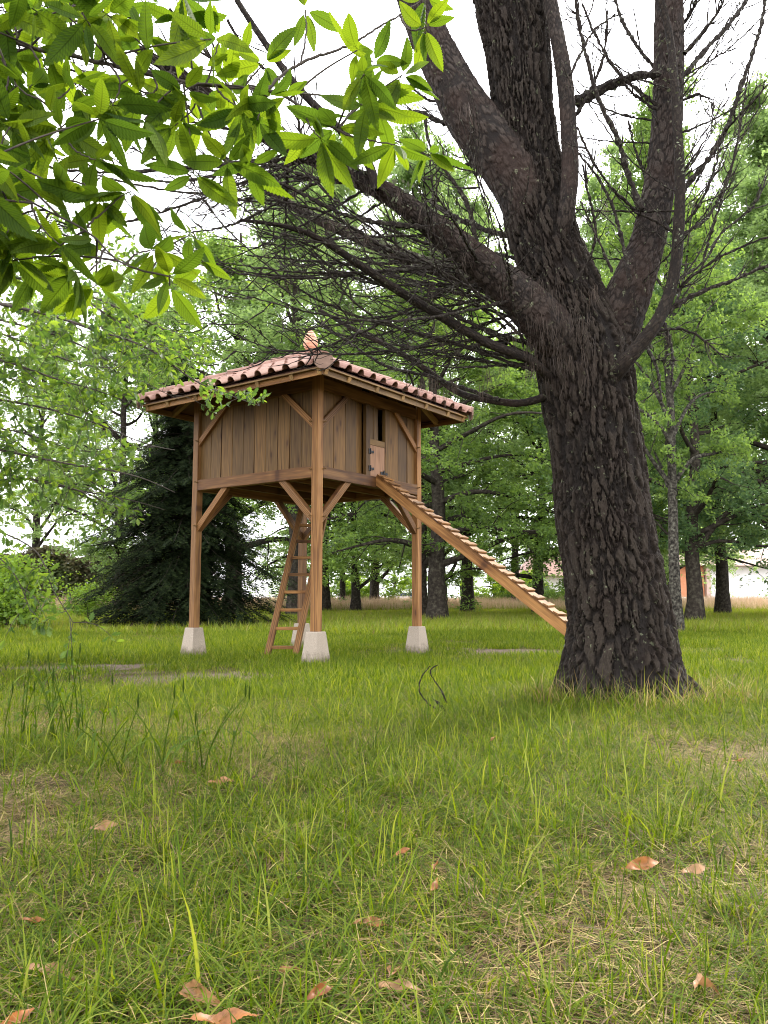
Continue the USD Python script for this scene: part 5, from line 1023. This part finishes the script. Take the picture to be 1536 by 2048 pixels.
# taller weeds on the left
def weed(label, px, py, n, hh, seed, w=.016, spread=.22):
    rg = np.random.default_rng(seed); d = at(px, py, 1.0) - EYE; p = EYE + d * (-.95 / d[2]); p[2] = float(ground_z(p[:1], p[1:2])[0])
    th = Thing('tall_weed', label, 'grass', p)
    for k in range(n):
        b = p + np.r_[rg.normal(0, spread, 2) * [1, .5], 0]; h_ = hh * rg.uniform(.6, 1.05); ln = rg.normal(0, .12, 2); c = curve([b, b + np.r_[ln * .3, h_ * .5], b + np.r_[ln, h_]], 9); mb = MB()
        v, f = tube(c, np.linspace(.0044, .0022, 9), 5); mb.add(v, f, .3)
        if rg.random() < .6:
            v, f = tube(np.array([c[-1], c[-1] + UP * .03, c[-1] + UP * .07]), [.003, .006, .002], 6); mb.add(v, f, .1)
        for _ in range(3):
            q = c[int(rg.integers(2, 7))]; a = rg.uniform(0, 6.28); dd = np.array([math.cos(a), math.sin(a), 0]); L_ = rg.uniform(.14, .32); s = np.cross(dd, UP) * w * .5; V = []
            for t in np.linspace(0, 1, 6):
                cc = q + dd * L_ * t * .8 + UP * (L_ * .75 * t - L_ * 1.05 * t * t); wd = math.sin(math.pi * min(.98, t * .8 + .2)); V += [cc - s * wd, cc + s * wd]
            mb.add(V, [[2 * i, 2 * i + 1, 2 * i + 3] for i in range(5)] + [[2 * i, 2 * i + 3, 2 * i + 2] for i in range(5)], rg.uniform(.2, .6))
        v, f = mb.mesh(); obj('stem', (v, f), M['grass_green'], th, False, {'rnd': mb.attr()})
weed('group of tall upright broad-bladed grass stems near the left edge', 135, 1490, 18, .56, 1, .019)
weed('broad arching grass blades in front of the bare earth patch', 320, 1560, 14, .38, 2, .017, .25)
weed('single tall stems of grass left of the bigger group', 75, 1440, 4, .48, 3, .012, .1)
# a broken lichen-covered twig standing in the grass
d = at(885, 1425, 1.0) - EYE; p = EYE + d * (-.93 / d[2]); th = Thing('broken_twig', 'broken dark forked twig sticking up out of the grass left of the pine', 'twig', p)
YT = p[1]
for pts, r0, nm in (([(905, 1440), (885, 1415), (868, 1398)], .017, 'stem'), ([(893, 1405), (882, 1380), (868, 1360), (861, 1342), (866, 1335), (876, 1330)], .0085, 'shoot'), ([(885, 1425), (850, 1400), (840, 1385), (838, 1372), (845, 1352), (860, 1332)], .008, 'shoot')):
    c = curve([at(x, y, YT - .02) for x, y in pts], 16); obj(nm, tube(c + prn.normal(0, .002, c.shape), np.linspace(r0, r0 * .55, 16) * np.clip(bumps(16, .3), .6, 1.6), 6), M['twig_bark'], th, True)
# fallen chestnut leaves
dl = np.random.default_rng(17)
for px, py, s, a, tone, lab in [
    (450, 2030, .17, .15, .55, 'long curled orange-brown leaf at the bottom edge, lying left of the middle'), (382, 1965, .15, -1.0, .85, 'rolled pale brown leaf with a dark red tip near the bottom left'), (645, 1968, .10, 1.1, .25, 'dark russet leaf in the grass near the bottom middle'), (745, 1818, .13, .2, .6, 'orange-brown leaf lying flat in the middle of the foreground'), (806, 1706, .09, .5, .5, 'small orange leaf right of the middle of the foreground'),
    (868, 1728, .09, 1.5, .35, 'small russet leaf standing on edge right of the small orange one'), (1290, 1722, .17, .45, .6, 'long orange-brown leaf in the grass on the right'), (1392, 1742, .12, .3, .95, 'pale buff leaf lying right of the long orange-brown one'), (205, 1660, .13, -.3, .95, 'pale buff curled leaf in the left foreground'), (440, 1570, .14, .0, .7, 'light brown leaf half hidden behind grass left of the middle'),
    (105, 1915, .15, .2, .9, 'pale tan leaf near the lower left edge'), (985, 1485, .10, 1.0, .9, 'pale leaf standing in the grass in front of the pine'), (355, 1535, .10, 1.2, .3, 'dark brown leaf among the tall grass on the left'), (795, 1940, .13, -.6, .95, 'pale buff leaf low in the middle of the foreground'), (870, 1762, .08, 1.3, .4, 'small rust leaf just below the one standing on edge'),
    (30, 2030, .12, 1.2, .45, 'orange leaf cut by the lower left corner'), (1480, 1530, .10, .2, .7, 'tan leaf at the right edge level with the pine foot'), (70, 1828, .08, .3, .5, 'tiny orange leaf near the left edge'), (1410, 1950, .12, .9, .85, 'buff leaf in the lower right grass'), (575, 1915, .08, .7, .95, 'small pale leaf left of the dark russet one'), (790, 1905, .13, 1.4, .85, 'light tan leaf leaning upright in the lower middle grass')]:
    d = at(px, py, 1.0) - EYE; gp = EYE + d * (-(.95 - .06) / d[2]); gp[2] = float(ground_z(gp[:1], gp[1:2])[0]) + .058 + .02 * dl.random()
    V, f, uv = chestnut_leaf(np.random.default_rng(int(px)))
    V = V.copy(); k1, k2 = dl.uniform(2.5, 7), dl.uniform(-.5, .9); V[:, 1] *= .8; V[:, 2] += k1 * V[:, 1] ** 2 + .4 * np.abs(V[:, 1]) + k2 * (V[:, 0] - .5) ** 2 + .05 * np.sin(V[:, 0] * 11 + V[:, 1] * 9)
    x = np.array([math.cos(a), math.sin(a) * .6, dl.normal(.08, .1)]); nm = unit(np.array([dl.normal(0, .6), -.25 + dl.normal(0, .4), .8])); s *= .88
    W_ = place(V - [.5, 0, .1], gp, x, nm, s); o = obj('dead_leaf', (W_, f), M['dead_leaf'], None, True, {'rnd': np.clip(tone + .15 * V[:, 1] * 3, 0, 1)})
    tag(o, lab, 'dead leaf', 'fallen chestnut leaves')
